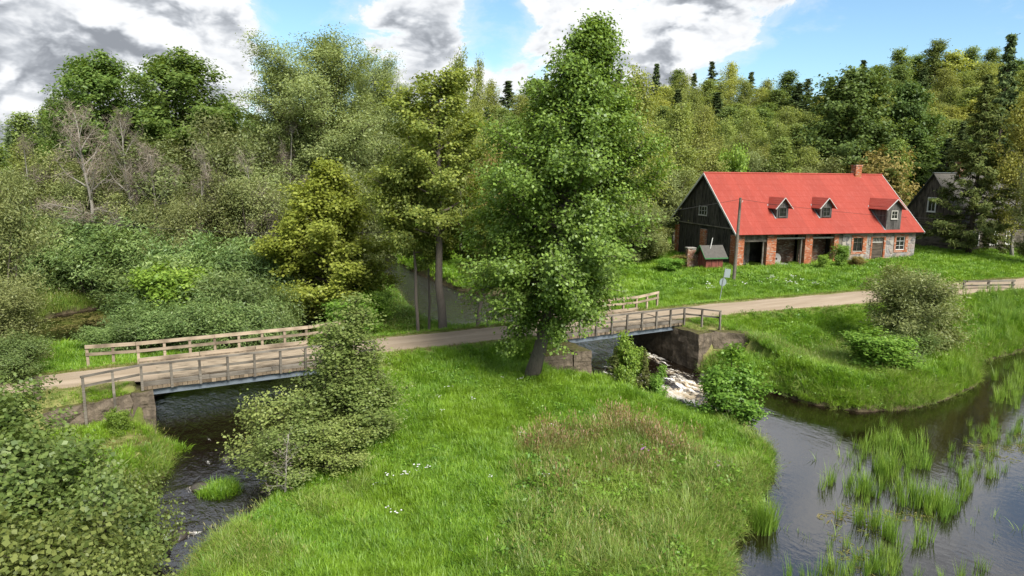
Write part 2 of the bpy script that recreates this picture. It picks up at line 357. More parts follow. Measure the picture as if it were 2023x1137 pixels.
def roof_mat():
    m, N = new_mat('red_metal_roof'); v = coords(N); oi = N.n('ShaderNodeObjectInfo')
    n1 = noise(N, v, 0.5, 4); n2 = noise(N, v, 1.6, 5, 0.6, 0, (4, 0.6, 1))
    c = N.mix(n1, (0.22, 0.034, 0.022), (0.275, 0.046, 0.030))
    c = N.mix(N.math('MULTIPLY', N.smooth(n2, 0.45, 0.75), 0.5), c, (0.33, 0.085, 0.065))
    n3 = noise(N, v, 0.9, 6, 0.65, 0.2, (2.5, 0.25, 1)); c = N.mix(N.math('MULTIPLY', N.smooth(n3, 0.5, 0.75), 0.3), c, (0.17, 0.036, 0.028))
    c = N.n('ShaderNodeHueSaturation', {'Value': N.math('MULTIPLY_ADD', oi.outputs['Random'], 0.14, 0.93), 'Color': c}).outputs[0]
    wv = N.n('ShaderNodeTexWave', {'Vector': v, 'Scale': 1.7, 'Distortion': 0.0}, bands_direction='X').outputs[0]
    wy = N.n('ShaderNodeTexWave', {'Vector': v, 'Scale': 0.9, 'Distortion': 0.0}, bands_direction='Y', wave_profile='SAW').outputs[0]
    finish(N, principled(N, c, 0.55, bump(N, N.math('ADD', wv, wy), 0.5, 0.02), 0.25)); return m
M['roof_red'] = roof_mat()
# ------------------------------------------------------------------ terrain: land, river bed, road
RA = math.radians(29.3); U = np.array([math.cos(RA), math.sin(RA)]); NV = np.array([-math.sin(RA), math.cos(RA)])
ROAD = np.array([(-140, -34), (-62, 9.3), (-35.5, 24.0), (-21.7, 31.75), (-18.3, 33.6), (-10.7, 37.85), (-8.45, 39.05), (1.95, 44.4), (10.5, 49.2), (18, 52.8), (28.9, 57.5), (48.8, 66.5), (75, 78), (112, 93), (190, 120)], float)
RHW = np.array([1.5, 1.5, 1.5, 1.5, 1.6, 1.7, 1.75, 1.75, 1.8, 2.0, 2.3, 2.3, 2.3, 2.3, 2.3])
LB = np.array([-18.3, 33.6]); LBL = 8.7        # left bridge: start of its centre line and length
RB = np.array([1.95, 44.4]); RBL = 9.8         # right bridge
def loc2(p, o): d = np.asarray(p, float)-o; return d@U, d@NV           # world -> along road, across road
def wld(o, s, v): return o+U*s+NV*v
L_S0, L_S1, L_V0, L_V1 = 0.45, 8.3, -2.7, 2.7
R_S0, R_S1, R_V0, R_V1 = 0.55, 9.0, -4.85, 3.2
rect = lambda o, s0, s1, v0, v1: [tuple(wld(o, s, v)) for s, v in ((s0, v0), (s1, v0), (s1, v1), (s0, v1))]
pxp = lambda L, z: [at(a, b, z) for a, b in L]
lb_back_l, lb_back_r = tuple(wld(LB, L_S0, L_V1-.3)), tuple(wld(LB, L_S1, L_V1-.3))
lb_front_l, lb_front_r = tuple(wld(LB, L_S0, L_V0+.3)), tuple(wld(LB, L_S1, L_V0+.3))
rb_back_l, rb_back_r = tuple(wld(RB, R_S0, R_V1-.3)), tuple(wld(RB, R_S1, R_V1-.3))
rb_front_l, rb_front_r = tuple(wld(RB, R_S0, R_V0+.3)), tuple(wld(RB, R_S1, R_V0+.3))
POLYS = [
    rect(LB, L_S0, L_S1, L_V0, L_V1),
    rect(RB, R_S0, R_S1, R_V0, R_V1),
    [lb_front_l]+pxp([(335, 905), (330, 935), (250, 985), (180, 1040), (100, 1100), (0, 1200), (-150, 1500), (190, 1500), (340, 1200), (395, 1110), (470, 1062), (530, 1012), (560, 965), (585, 900), (625, 830)], -2.9)+[lb_front_r],
    [rb_front_l]+pxp([(1195, 768), (1260, 795), (1330, 806), (1400, 830), (1540, 790), (1500, 772), (1440, 756), (1400, 740)], -2.85)+[rb_front_r],
    pxp([(1330, 806), (1395, 818), (1480, 872), (1527, 902), (1522, 935), (1492, 1003), (1455, 1062), (1430, 1092), (1440, 1140), (1400, 1300), (1300, 1600), (2600, 1600), (2500, 900), (2300, 690), (2120, 682), (2023, 692), (1945, 712), (1930, 730), (1930, 760), (1872, 786), (1802, 806), (1700, 812), (1600, 797), (1530, 775), (1440, 770)], -3.0),
    [rb_back_l]+pxp([(1000, 645), (880, 652), (835, 648), (792, 606), (762, 560), (742, 520), (735, 498), (768, 495), (800, 527), (852, 553), (905, 573), (960, 580), (1040, 583), (1100, 588), (1160, 596)], -2.2)+[rb_back_r],
    [lb_back_l]+pxp([(575, 652), (582, 602), (660, 556), (745, 518), (757, 545), (700, 575), (632, 607), (632, 647)], -2.2)+[lb_back_r],
    pxp([(45, 706), (40, 650), (110, 623), (200, 608), (290, 612), (300, 640), (260, 668), (236, 706), (140, 716)], -2.2),
]
POLYS = [np.array(p, float) for p in POLYS]
def poly_sd(P, x, y):
    d2 = np.full(x.shape, 1e12); ins = np.zeros(x.shape, bool); n = len(P)
    for i in range(n):
        a = P[i]; b = P[(i+1) % n]; e = b-a; L = e@e+1e-12
        t = np.clip(((x-a[0])*e[0]+(y-a[1])*e[1])/L, 0, 1)
        d2 = np.minimum(d2, (x-a[0]-t*e[0])**2+(y-a[1]-t*e[1])**2)
        c = (a[1] > y) != (b[1] > y)
        xi = a[0]+(y-a[1])/(b[1]-a[1]+1e-12)*e[0]; ins ^= c & (x < xi)
    d = np.sqrt(d2); return np.where(ins, -d, d)
def inside(P, x, y): return poly_sd(np.array(P, float), np.asarray(x, float), np.asarray(y, float)) < 0
def water_sd(x, y):
    r = np.full(np.shape(x), 1e9)
    for P in POLYS: r = np.minimum(r, poly_sd(P, x, y))
    return r
def road_d(x, y):
    """distance to the road's centre line minus its half width there"""
    best = np.full(np.shape(x), 1e9)
    for i in range(len(ROAD)-1):
        a = ROAD[i]; e = ROAD[i+1]-a; t = np.clip(((x-a[0])*e[0]+(y-a[1])*e[1])/(e@e), 0, 1)
        d = np.hypot(x-a[0]-t*e[0], y-a[1]-t*e[1])-(RHW[i]*(1-t)+RHW[i+1]*t); best = np.minimum(best, d)
    return best
def across(x, y): return (np.asarray(x)-(-8.45))*NV[0]+(np.asarray(y)-39.05)*NV[1]
def water_z(x, y): return np.interp(across(x, y), [-16, -8, -3, 3], [-3.05, -3.0, -2.75, -2.2])
CTRL = np.array([
    (1, 36, -.75), (-5, 33, -1.0), (-3, 27, -1.5), (0, 20, -1.75), (5, 30, -1.6), (8, 25, -2.0), (-8, 25, -2.0), (-7, 36, -.6), (0, 12, -1.9), (0, 3, -2), (4, 38, -.8), (-4, 38, -.5),
    (-22, 29, -.55), (-24, 26, -1.1), (-19.5, 28.0, -1.5), (-20, 26, -2.0), (-26, 20, -2), (-35, 20, -.8), (-20, 14, -2.2), (-45, 10, -1), (-10, 8, -2.2),
    (*at(1300, 815, -2.4), -2.5), (*at(1250, 805, -2.2), -2.2), (*at(1360, 835, -2.6), -2.6), (*at(1420, 870, -2.6), -2.6), (*at(1480, 900, -2.6), -2.6), (*at(1200, 780, -1.8), -1.8),
    (14, 46, -.3), (17, 47, -1.0), (20, 49, -.9), (24, 47, -1.9), (30, 53, -1.0), (38, 57, -1.0), (45, 60, -.7), (34, 52, -2.0), (45, 54, -2.5), (60, 58, -2.4), (52, 63, -.6), (70, 66, -1.8), (20, 45.5, -2.0),
    (20, 62, -.05), (30, 68, .1), (45, 76, .35), (24, 75, -.1), (48, 82, .45), (15, 60, -.4), (12, 58, -.9), (60, 88, .4), (56, 95, .4), (40, 72, .2), (75, 90, .6), (24, 90, .3), (46, 95, .6),
    (10, 75, -.6), (0, 70, -1.4), (0, 80, -.6), (-10, 47, -1.1), (-12, 50, -1.4), (-9, 54, -1.8), (-5, 49.5, -2.0), (-2, 50, -2.0), (1.5, 52, -2.0), (-7.5, 48.5, -1.7), (-25, 45, -1.7), (-30, 58, -1.7), (-28, 41, -.7), (-40, 40, -.9), (-45, 60, -1.5), (-40, 80, -1),
    (0, 110, 0), (-60, 120, -.5), (60, 110, 1.0), (-90, 60, -1), (-60, 30, -.6), (-100, 0, -1), (100, 60, -1.5), (100, 110, 1)], float)
def land(x, y):
    x = np.asarray(x, float); y = np.asarray(y, float)
    num = np.zeros(x.shape); den = np.zeros(x.shape)
    for cx, cy_, cz in CTRL:
        w = 1.0/((x-cx)**2+(y-cy_)**2+3.0)**1.9; num += w*cz; den += w
    h = num/den
    hill = 17.0*smoothstep(96, 190, y)*smoothstep(-45, 55, x+0.12*(y-100))+5.0*smoothstep(100, 170, y)*smoothstep(60, 130, x)
    h = h+hill+1.5*smoothstep(130, 400, y)
    h = h+0.10*np.sin(x*0.9+1.3*np.sin(y*.5))*np.sin(y*0.75+.4)+0.05*np.sin(x*2.1+y*1.7)
    rd = road_d(x, y)
    sh = smoothstep(0.3, 2.4, rd); h = h*sh+(-0.05)*(1-sh)
    return h
def terrain(x, y):
    x = np.asarray(x, float); y = np.asarray(y, float)
    h = land(x, y); P = np.stack([x, y], -1)
    for o, s0, s1, vc, zc in ((LB, -4.6, 9.5, L_V0+.05, -1.45), (RB, -2.9, 0.3, R_V0+1.2, -1.6), (RB, 9.2, 12.2, R_V0+.25, -1.5)):
        s, v = loc2(P, o); m = (s > s0) & (s < s1) & (v < vc) & (v > vc-4.5)
        h = np.where(m, np.minimum(h, zc-0.10*(vc-v)), h)
    sd = water_sd(x, y); zw = water_z(x, y)
    slope = 0.95+0.9*smoothstep(2, 4, across(x, y))*smoothstep(-14, -9, x)
    for o, s0, s1, v0, v1 in ((LB, -4.5, LBL+4.5, L_V0, L_V1), (RB, -4.5, RBL+4.5, R_V0, R_V1)):
        s, v = loc2(P, o); slope = np.where((s > s0) & (s < s1) & (v > v0) & (v < v1), 9.0, slope)
    bank = np.where(slope > 5, zw-.6+np.maximum(sd-.3, 0)*slope, zw+0.08+np.maximum(sd, 0)*slope)
    bed = zw-np.minimum(1.2, 0.10+0.55*np.maximum(-sd, 0))
    return np.where(sd > 0, np.minimum(h, bank), bed)
def hz(x, y): return float(terrain(np.array([x]), np.array([y]))[0])

def axis(lo, hi, step, far_lo, far_hi, g=1.16):
    a = list(np.arange(lo, hi+1e-6, step)); s = step
    while a[-1] < far_hi: s *= g; a.append(a[-1]+s)
    s = step; b = []
    p = lo
    while p > far_lo: s *= g; p -= s; b.append(p)
    return np.array(b[::-1]+a)
xs = axis(-46, 62, 0.31, -3500, 3500, 1.2); ys = axis(12, 96, 0.31, -400, 5000, 1.2)
GX, GY = np.meshgrid(xs, ys); Zt = terrain(GX.ravel(), GY.ravel())
nx, ny = len(xs), len(ys)
idx = np.arange(nx*ny).reshape(ny, nx)
F = np.stack([idx[:-1, :-1], idx[:-1, 1:], idx[1:, 1:], idx[1:, :-1]], -1).reshape(-1, 4)
def ground_mat():
    m, N = new_mat('ground_soil_turf'); geo = N.n('ShaderNodeNewGeometry'); v = geo.outputs['Position']
    n1 = noise(N, v, 0.25, 5, 0.6); n2 = noise(N, v, 2.5, 6, 0.7); n3 = noise(N, v, 14, 4, 0.7)
    c = N.ramp(n2, [(0.25, (0.05, 0.085, 0.012)), (0.55, (0.085, 0.15, 0.016)), (0.8, (0.14, 0.18, 0.03))])
    c = N.mix(N.math('MULTIPLY', N.smooth(n1, 0.5, 0.68), 0.6), c, (0.15, 0.14, 0.05))
    at_ = N.n('ShaderNodeAttribute', attribute_name='mud').outputs['Fac']
    c = N.mix(at_, c, N.ramp(n2, [(0.3, (0.035, 0.026, 0.016)), (0.7, (0.10, 0.08, 0.05))]))
    dry = N.n('ShaderNodeAttribute', attribute_name='dry').outputs['Fac']
    c = N.mix(N.math('MULTIPLY', dry, N.smooth(n2, 0.3, 0.6)), c, (0.22, 0.19, 0.085))
    finish(N, principled(N, c, 0.95, bump(N, N.math('ADD', n2, N.math('MULTIPLY', n3, 0.4)), 0.8, 0.12), 0.1)); return m
me = mesh_np('ground', np.stack([GX.ravel(), GY.ravel(), Zt], -1), F, ground_mat(), smooth=True)
sdg = water_sd(GX.ravel(), GY.ravel()); rdg = road_d(GX.ravel(), GY.ravel())
mud = (1-smoothstep(0.05, 0.7, sdg)); dry = (1-smoothstep(0.2, 1.3, rdg))*0.75
dryspots = [(-16.6, 28.8, 2.2, .85), (-20.5, 29.3, 3.0, .8), (-18.6, 28.2, 2.4, .8), (-21.0, 26.5, 3.0, .6), (-7.3, 35.5, 2.2, .7), (13.6, 45.6, 1.8, .9), (15.5, 45.5, 1.5, .7), (3.0, 41.2, 1.5, .6), (10.5, 54.0, 2.0, .5)]
for cx, cy_, r, a in dryspots: dry = np.maximum(dry, a*np.exp(-((GX.ravel()-cx)**2+(GY.ravel()-cy_)**2)/r**2))
for nm, arr in (('mud', mud), ('dry', dry)):
    a = me.attributes.new(nm, 'FLOAT', 'POINT'); a.data.foreach_set('value', np.asarray(arr, np.float32))
ground = tag(link(bpy.data.objects.new('ground', me)), 'grassy ground with river banks and a wooded hill behind', 'ground', kind='structure')

# --- gravel road (sheet just above the ground, runs over both bridges)
def road_mesh():
    pts = []; hw = []
    for i in range(1, len(ROAD)-2):
        for t in np.linspace(0, 1, max(2, int(np.linalg.norm(ROAD[i+1]-ROAD[i])/0.7)), endpoint=False):
            p0, p1, p2, p3 = ROAD[i-1], ROAD[i], ROAD[i+1], ROAD[i+2]
            pts.append(ROAD[i]*(1-t)+ROAD[i+1]*t); hw.append(RHW[i]*(1-t)+RHW[i+1]*t)
    pts = np.array(pts); hw = np.array(hw); k = np.array([1, 2, 3, 2, 1.])/9
    for _ in range(2): pts[2:-2] = sum(k[j]*pts[j:len(pts)-4+j] for j in range(5))
    tg = np.gradient(pts, axis=0); tg /= np.linalg.norm(tg, axis=1)[:, None]; nm = np.stack([-tg[:, 1], tg[:, 0]], -1)
    rng = np.random.default_rng(5); V = []; K = 11
    for i, p in enumerate(pts):
        for j in range(K):
            u = -1+2*j/(K-1); e = hw[i]
            w = e*u*(1+(abs(u) > .9)*(0.10*math.sin(i*.9+j)+rng.uniform(-.06, .06)))
            q = p+nm[i]*w
            crown = 0.03*(1-u*u)-0.03*math.exp(-((abs(u)-.52)/.16)**2)
            V.append((q[0], q[1], -0.028+crown-(0.05 if abs(u) > .95 else 0)))
    n = len(pts); ix = np.arange(n*K).reshape(n, K)
    Fq = np.stack([ix[:-1, :-1], ix[1:, :-1], ix[1:, 1:], ix[:-1, 1:]], -1)
    mid = pts[:-1]; keep = np.ones(n-1, bool)
    for o, L in ((LB, LBL), (RB, RBL)):
        s, v = loc2(mid, o); keep &= ~((s > 0.05) & (s < L-0.7) & (abs(v) < 3))
    Fq = Fq[keep].reshape(-1, 4)[:, ::-1]
    return np.array(V), Fq
def road_mat():
    m, N = new_mat('gravel_road'); geo = N.n('ShaderNodeNewGeometry'); v = geo.outputs['Position']
    rot = N.n('ShaderNodeMapping', {0: v, 2: (0, 0, -RA)}).outputs[0]
    n1 = noise(N, v, 30, 4, 0.8); n2 = noise(N, rot, 0.6, 6, 0.6, 0.3, (0.22, 2.2, 1)); n3 = noise(N, v, 1.2, 5)
    c = N.ramp(n2, [(0.3, (0.25, 0.195, 0.135)), (0.7, (0.40, 0.325, 0.245))])
    c = N.mix(N.math('MULTIPLY', n1, 0.5), c, (0.17, 0.13, 0.088)); c = N.mix(N.math('MULTIPLY', N.smooth(n3, 0.55, 0.75), 0.4), c, (0.37, 0.305, 0.235))
    finish(N, principled(N, c, 0.95, bump(N, n1, 0.5, 0.02), 0.1)); return m
M['road'] = road_mat()
V, Fq = road_mesh()
tag(link(bpy.data.objects.new('road', mesh_np('road', V, Fq, M['road'], smooth=True))), 'pale gravel road crossing both timber bridges', 'road', kind='structure')

# --- river sheet
def water_mat():
    m, N = new_mat('river_water'); geo = N.n('ShaderNodeNewGeometry'); v = geo.outputs['Position']
    foam = N.n('ShaderNodeAttribute', attribute_name='foam').outputs['Fac']
    chop = N.n('ShaderNodeAttribute', attribute_name='chop').outputs['Fac']
    rot = N.n('ShaderNodeMapping', {0: v, 2: (0, 0, -RA)}).outputs[0]
    r1 = noise(N, rot, 2.6, 4, 0.55, 0.6, (1.5, 0.7, 1)); r2 = noise(N, v, 1.1, 3, 0.5, 0.3); fine_ = noise(N, v, 9, 3, 0.5, 0.2)
    h = N.math('ADD', N.math('MULTIPLY', r1, 0.8), N.math('ADD', N.math('MULTIPLY', r2, 0.7), N.math('MULTIPLY', fine_, 0.25)))
    bp = N.n('ShaderNodeBump', {'Height': h, 'Distance': 0.26, 'Strength': N.math('MULTIPLY_ADD', chop, 0.9, 0.012)})
    deep = principled(N, (0.007, 0.0045, 0.0025), 0.03, bp.outputs[0], 1.0, ior=2.3)
    f1 = noise(N, rot, 1.1, 8, 0.72, 1.2, (1.6, 0.55, 1)); f2 = noise(N, v, 3.5, 6, 0.7, 0.8)
    ff = N.math('ADD', N.math('MULTIPLY', f1, 0.65), N.math('MULTIPLY', f2, 0.35))
    thr = N.math('SUBTRACT', 0.74, N.math('MULTIPLY', foam, 0.36))
    mask = N.smooth(N.math('SUBTRACT', ff, thr), 0.0, 0.10)
    mask = N.math('MULTIPLY', mask, N.smooth(foam, 0.02, 0.2))
    fc = N.mix(N.smooth(f1, 0.45, 0.62), (0.42, 0.33, 0.21), (0.72, 0.70, 0.66))
    fs = principled(N, fc, 0.7, bump(N, f2, 0.6, 0.08), 0.2)
    finish(N, N.n('ShaderNodeMixShader', {0: mask, 1: deep, 2: fs}).outputs[0]); return m
st = 0.25
wx = np.arange(-44, 62, st); wy = np.arange(12, 98, st)
WX, WY = np.meshgrid(wx, wy); sdw = np.full(WX.shape, 1e9)
for P in POLYS:
    lo = P.min(0)-1.5; hi = P.max(0)+1.5
    i0, i1 = np.searchsorted(wx, [lo[0], hi[0]]); j0, j1 = np.searchsorted(wy, [lo[1], hi[1]])
    if i1 > i0 and j1 > j0:
        sub = (slice(j0, j1), slice(i0, i1)); sdw[sub] = np.minimum(sdw[sub], poly_sd(P, WX[sub], WY[sub]))
zz = water_z(WX, WY)
foam = np.zeros(WX.shape); chop = np.full(WX.shape, 0.02)
def blob(px, py, z, r, ax=1.0, ang=0.0):
    c = at(px, py, z); dx = WX-c[0]; dy = WY-c[1]
    ca, sa = math.cos(ang), math.sin(ang); a = dx*ca+dy*sa; b = -dx*sa+dy*ca
    return np.exp(-((a/(r*ax))**2+(b/r)**2))
for px, py, r, ax, an, a in [(1340, 775, 2.3, 1.3, -.6, 1.0), (1250, 745, 2.0, 1.4, -.9, .95), (1390, 765, 1.6, 1.5, -.2, .95), (1220, 700, 1.8, 1.6, -.9, .75), (1300, 705, 1.4, 1.6, -1.0, .55), (1190, 690, 1.5, 1.6, -.9, .6), (1180, 760, 1.2, 1.5, -.6, .8),
                             (1290, 790, 1.3, 1.6, -.2, .9), (1330, 735, 1.6, 1.8, -.8, .8), (1365, 755, 1.8, 1.4, -.6, .95), (1290, 712, 1.0, 2.5, -1.0, .8), (1400, 790, 1.6, 1.4, -.3, .9), (1250, 690, 1.0, 2.5, -1.0, .75),
                             (400, 953, .55, 2.2, .5, .95), (440, 905, .7, 1.6, .4, .62), (350, 1050, .8, 1.8, .4, .8), (250, 1058, .7, 1.8, .4, .85), (430, 870, .8, 1.5, .4, .45), (540, 800, 1.2, 1.4, .4, .40), (365, 890, .7, 1.3, .4, .35), (330, 1130, .8, 1.5, .4, .6)]:
    foam = np.maximum(foam, a*blob(px, py, -2.85, r, ax, an))
foam = np.maximum(foam, 0.5*blob(960, 583, -2.2, .28, 9.0, -.05)); foam = np.maximum(foam, 0.5*blob(640, 573, -2.2, .5, 2.0, .2))
chop = np.maximum(chop, 0.75*foam)
vv = across(WX, WY)
left_run = smoothstep(-2, -8, WX)*smoothstep(4, 1, vv); chop = np.maximum(chop, 0.38*left_run)
chop = np.maximum(chop, 1.0*smoothstep(2, 6, vv)*smoothstep(-24, -20, WX)); chop = np.maximum(chop, 0.45*smoothstep(5.5, 3, vv)*smoothstep(-6, -3, vv)*smoothstep(1, 4, WX)*smoothstep(14, 12, WX))
rngw = np.random.default_rng(3)
wav = (np.sin(WX*3.1+2*np.sin(WY*1.7))*np.sin(WY*2.7+1.5*np.sin(WX*1.3))*0.10+np.sin(WX*7.3+WY*2.2)*np.sin(WY*6.1-WX*1.1)*0.05)
zz = zz+wav*np.clip(foam*1.2, 0, 1)+0.012*chop*np.sin(WX*4+WY*6)
sel = sdw < 0.9
ixw = np.arange(WX.size).reshape(WX.shape)
fsel = sel[:-1, :-1] & sel[:-1, 1:] & sel[1:, 1:] & sel[1:, :-1]
Fw = np.stack([ixw[:-1, :-1], ixw[:-1, 1:], ixw[1:, 1:], ixw[1:, :-1]], -1)[fsel]
used = np.unique(Fw); rm = np.full(WX.size, -1); rm[used] = np.arange(len(used)); Fw = rm[Fw]
me = mesh_np('river', np.stack([WX.ravel()[used], WY.ravel()[used], zz.ravel()[used]], -1), Fw, water_mat(), smooth=True)
for nm, arr in (('foam', foam), ('chop', chop)):
    a = me.attributes.new(nm, 'FLOAT', 'POINT'); a.data.foreach_set('value', np.asarray(arr.ravel()[used], np.float32))
tag(link(bpy.data.objects.new('river', me)), 'dark peaty river with rapids below the bridge and a still pond', 'river', kind='structure')
# ------------------------------------------------------------------ bridges
random.seed(11)
def shared(name, mats, fn):
    mb = MB(); fn(mb); return mb.mesh(name, mats)
def rail_post(parent, s, v, z0, z1, w, mat, mesh_cache={}):
    key = (round(z0, 2), round(z1, 2), w, mat)
    if key not in mesh_cache:
        mb = MB(); mb.box((-w/2, -w/2, z0), (w/2, w/2, z1)); mesh_cache[key] = mb.mesh('post', M[mat])
    o = bpy.data.objects.new('post', mesh_cache[key]); o.location = (s, v, 0); o.rotation_euler = (random.uniform(-.012, .012), random.uniform(-.012, .012), random.uniform(-.05, .05))
    return link(o, parent)
def rail_bar(parent, name, a, b, w, h, mat):
    a = Vector(a); b = Vector(b); L = (b-a).length; mb = MB(); nseg = max(1, int(L/1.3)); d = (b-a).normalized()
    mb.box((0, -w/2, -h/2), (L, w/2, h/2))
    o = mb.build(name, M[mat], parent); o.location = a
    o.rotation_euler = (0, -math.asin(d.z), math.atan2(d.y, d.x)); return o
def bridge(o2, L, label, near_mat, far_mat, near_ext, far_ext, posts, hw=2.5):
    t = thing('road_bridge', label, 'bridge', (o2[0], o2[1], 0), RA, 'timber deck road bridges')
    for k, v in enumerate((-hw+.22, -0.8, 0.8, hw-.22)):                       # steel I girders
        mb = MB(); mb.box((0.0, v-.09, -.30), (L, v+.09, -.275)); mb.box((0.0, v-.012, -.55), (L, v+.012, -.302)); mb.box((0.0, v-.11, -.58), (L, v+.11, -.552))
        mb.build('steel_girder', M['steel'], t)
    pm = []                                                                    # cross planks, ends show at the side
    for k in range(5):
        mb = MB(); rr = random.Random(k); mb.box((0.006, -hw+rr.uniform(-.05, .03), -.27), (0.205, hw+rr.uniform(-.04, .05), -.115+rr.uniform(-.012, .0)), jit=.004, rng=rr); pm.append(mb.mesh('deck_plank', M['wood_deck_end']))
    n = int(L/0.212)
    for i in range(n):
        o = bpy.data.objects.new('deck_plank', random.choice(pm)); o.location = (i*L/n, random.uniform(-.02, .02), 0); link(o, t)
    nb = 15; bw = 3.5/nb                                                       # running boards, sand trodden in
    for j in range(nb):
        v = -1.75+bw*j
        cuts = [0]+[L*(q+.06*random.uniform(-1, 1)) for q in ((.33, .67) if j % 2 else (.5,))]+[L]
        for a, b in zip(cuts[:-1], cuts[1:]):
            mb = MB(); z = random.uniform(-.008, .006); mb.box((a+.006, v+.006, -.112), (b-.006, v+bw-.006, -.045+z), jit=.003)
            mb.build('running_board', M['wood_deck'], t)
    for sgn in (-1, 1):                                                        # kerb beams on the deck edge
        nk = 3
        for q in range(nk):
            mb = MB(); mb.box((L*q/nk+.01, sgn*(hw-.12)-.10, -.112), (L*(q+1)/nk-.01, sgn*(hw-.12)+.10, .06+random.uniform(-.01, .01)), jit=.006); mb.build('kerb_beam', M['wood_grey' if sgn < 0 else 'wood_rail'], t)
    for sgn, mat, ext, w in ((-1, near_mat, near_ext, .11), (1, far_mat, far_ext, .13)):
        v = sgn*(hw+.05)
        for i in range(posts+1): rail_post(t, L*i/posts, v, -.28, .88, w, mat)
        top = .90
        def rails(a, b, za, zb, tilt=0):
            if sgn < 0:
                rail_bar(t, 'top_rail', (*a, za+.03), (*b, zb+.03), .17, .07, mat); rail_bar(t, 'middle_rail', (a[0], a[1]+.08, za-.42), (b[0], b[1]+.08, zb-.42), .05, .11, mat)
            else:
                rail_bar(t, 'top_rail', (a[0], a[1]-.09, za-.06), (b[0], b[1]-.09, zb-.06), .06, .18, mat); rail_bar(t, 'middle_rail', (a[0], a[1]-.09, za-.46), (b[0], b[1]-.09, zb-.46), .05, .15, mat)
        h2 = L*(posts//2)/posts
        rails((-.08, v), (h2-.004, v), top, top); rails((h2+.004, v), (L+.08, v), top, top)
        for end, (de, dv, dz) in ext:
            s0 = 0 if end == 0 else L
            e = (s0+de, v+dv); m_ = (s0+de*.5, v+dv*.5)
            for pp, f in ((m_, .5), (e, 1.0)): 
                gz = hz(*wld(o2, *pp)); rail_post(t, pp[0], pp[1], min(-.2, gz-.25), .88+dz*f, w, mat)
            rails((s0+(.09 if de > 0 else -.09), v+.0), (e[0]+(.08 if de > 0 else -.08), e[1]), top, top+dz)
    return t
near_l = [(0, (-2.3, -.45, -.12)), (1, (2.3, -.25, -.05))]
far_l = [(0, (-2.3, .55, -.04)), (1, (2.3, .5, -.02))]
bridge(LB, LBL, 'timber deck bridge on the left, spanning the dark channel behind a young tree', 'wood_grey', 'wood_rail', near_l, far_l, 7)
near_r = [(0, (-2.0, -.3, -.04)), (1, (1.35, -1.95, -.02))]
far_r = [(0, (-2.4, .4, -.05)), (1, (2.2, .25, .15))]
bridge(RB, RBL, 'timber deck bridge on the right, above the white rapids beside the big tree', 'wood_grey', 'wood_rail', near_r, far_r, 8)

# abutments
def rough_block(mb, pts, z0, ztops, nz=8, amp=.06, seed=1):
    """a wall block following the plan outline pts (closed), top heights per corner, surfaces roughened"""
    rng = random.Random(seed); n = len(pts); ring = []; tops = []
    for i in range(n):
        a, b = pts[i], pts[(i+1) % n]; L = math.dist(a, b); m = max(1, int(L/.45))
        for k in range(m): ring.append((a[0]+(b[0]-a[0])*k/m, a[1]+(b[1]-a[1])*k/m)); tops.append(ztops[i]+(ztops[(i+1) % n]-ztops[i])*k/m)
    V = []; cnt = len(ring)
    cx = sum(p[0] for p in ring)/cnt; cyy = sum(p[1] for p in ring)/cnt
    for k in range(nz+1):
        for p, tz in zip(ring, tops):
            z = z0+(tz-z0)*k/nz; j = amp*(1.0 if 0 < k < nz else .6)
            V.append((p[0]+rng.uniform(-j, j), p[1]+rng.uniform(-j, j), z+(rng.uniform(-j, j) if k == nz else 0)))
    F = []
    for k in range(nz):
        for i in range(cnt): i2 = (i+1) % cnt; F.append((k*cnt+i, k*cnt+i2, (k+1)*cnt+i2, (k+1)*cnt+i))
    F.append(tuple(nz*cnt+i for i in range(cnt)))
    mb.add(V, F)
def abutment(o2, wall, wing, label, seed, zw_=-.34):
    t = thing('bridge_abutment', label, 'abutment', (o2[0], o2[1], -3.6), RA, 'concrete bridge abutments')
    mb = MB(); rough_block(mb, wall, 0, [zw_+3.6]*len(wall), seed=seed); o = mb.build('abutment_wall', M['concrete'], t)
    if wing:
        pts, tops = wing; mb = MB(); rough_block(mb, pts, 0, [z+3.6 for z in tops], seed=seed+9, amp=.09); mb.build('wing_wall', M['concrete'], t)
    return t
abutment(LB, [(-.5, L_V0-.02), (L_S0, L_V0), (L_S0, 2.75), (-.5, 2.75)], ([(-3.9, L_V0-.25), (-.505, L_V0-.05), (-.505, L_V0+.5), (-3.9, L_V0+.3)], [-.62, -.3, -.3, -.5]), 'mossy concrete abutment with a grassy wing wall under the left end of the left bridge', 1, -.30)
abutment(LB, [(L_S1, L_V0), (LBL+.5, L_V0), (LBL+.5, 2.75), (L_S1, 2.75)], ([(LBL+.505, L_V0), (LBL+2.6, L_V0-.1), (LBL+2.6, L_V0+.4), (LBL+.505, L_V0+.5)], [-.3, -.6, -.5, -.3]), 'concrete abutment behind the young tree at the right end of the left bridge', 2, -.30)
abutment(RB, [(-.6, R_V0+.25), (R_S0, R_V0), (R_S0, 3.2), (-.6, 3.2)], ([(-2.9, R_V0+1.0), (-.605, R_V0+.25), (-.605, R_V0+1.2), (-2.9, R_V0+1.6)], [-.75, -.5, -.42, -.5]), 'moss topped stone abutment beside the trunk of the big tree', 3, -.45)
abutment(RB, [(R_S1, R_V0), (RBL+.6, R_V0+.1), (RBL+.6, 3.2), (R_S1, 3.2)], ([(RBL+.605, R_V0+.1), (RBL+2.6, R_V0-1.2), (RBL+2.8, R_V0-.7), (RBL+.605, R_V0+1.0)], [-.34, -.45, -.4, -.34]), 'tall stained concrete abutment on the far side of the rapids', 4, -.36)

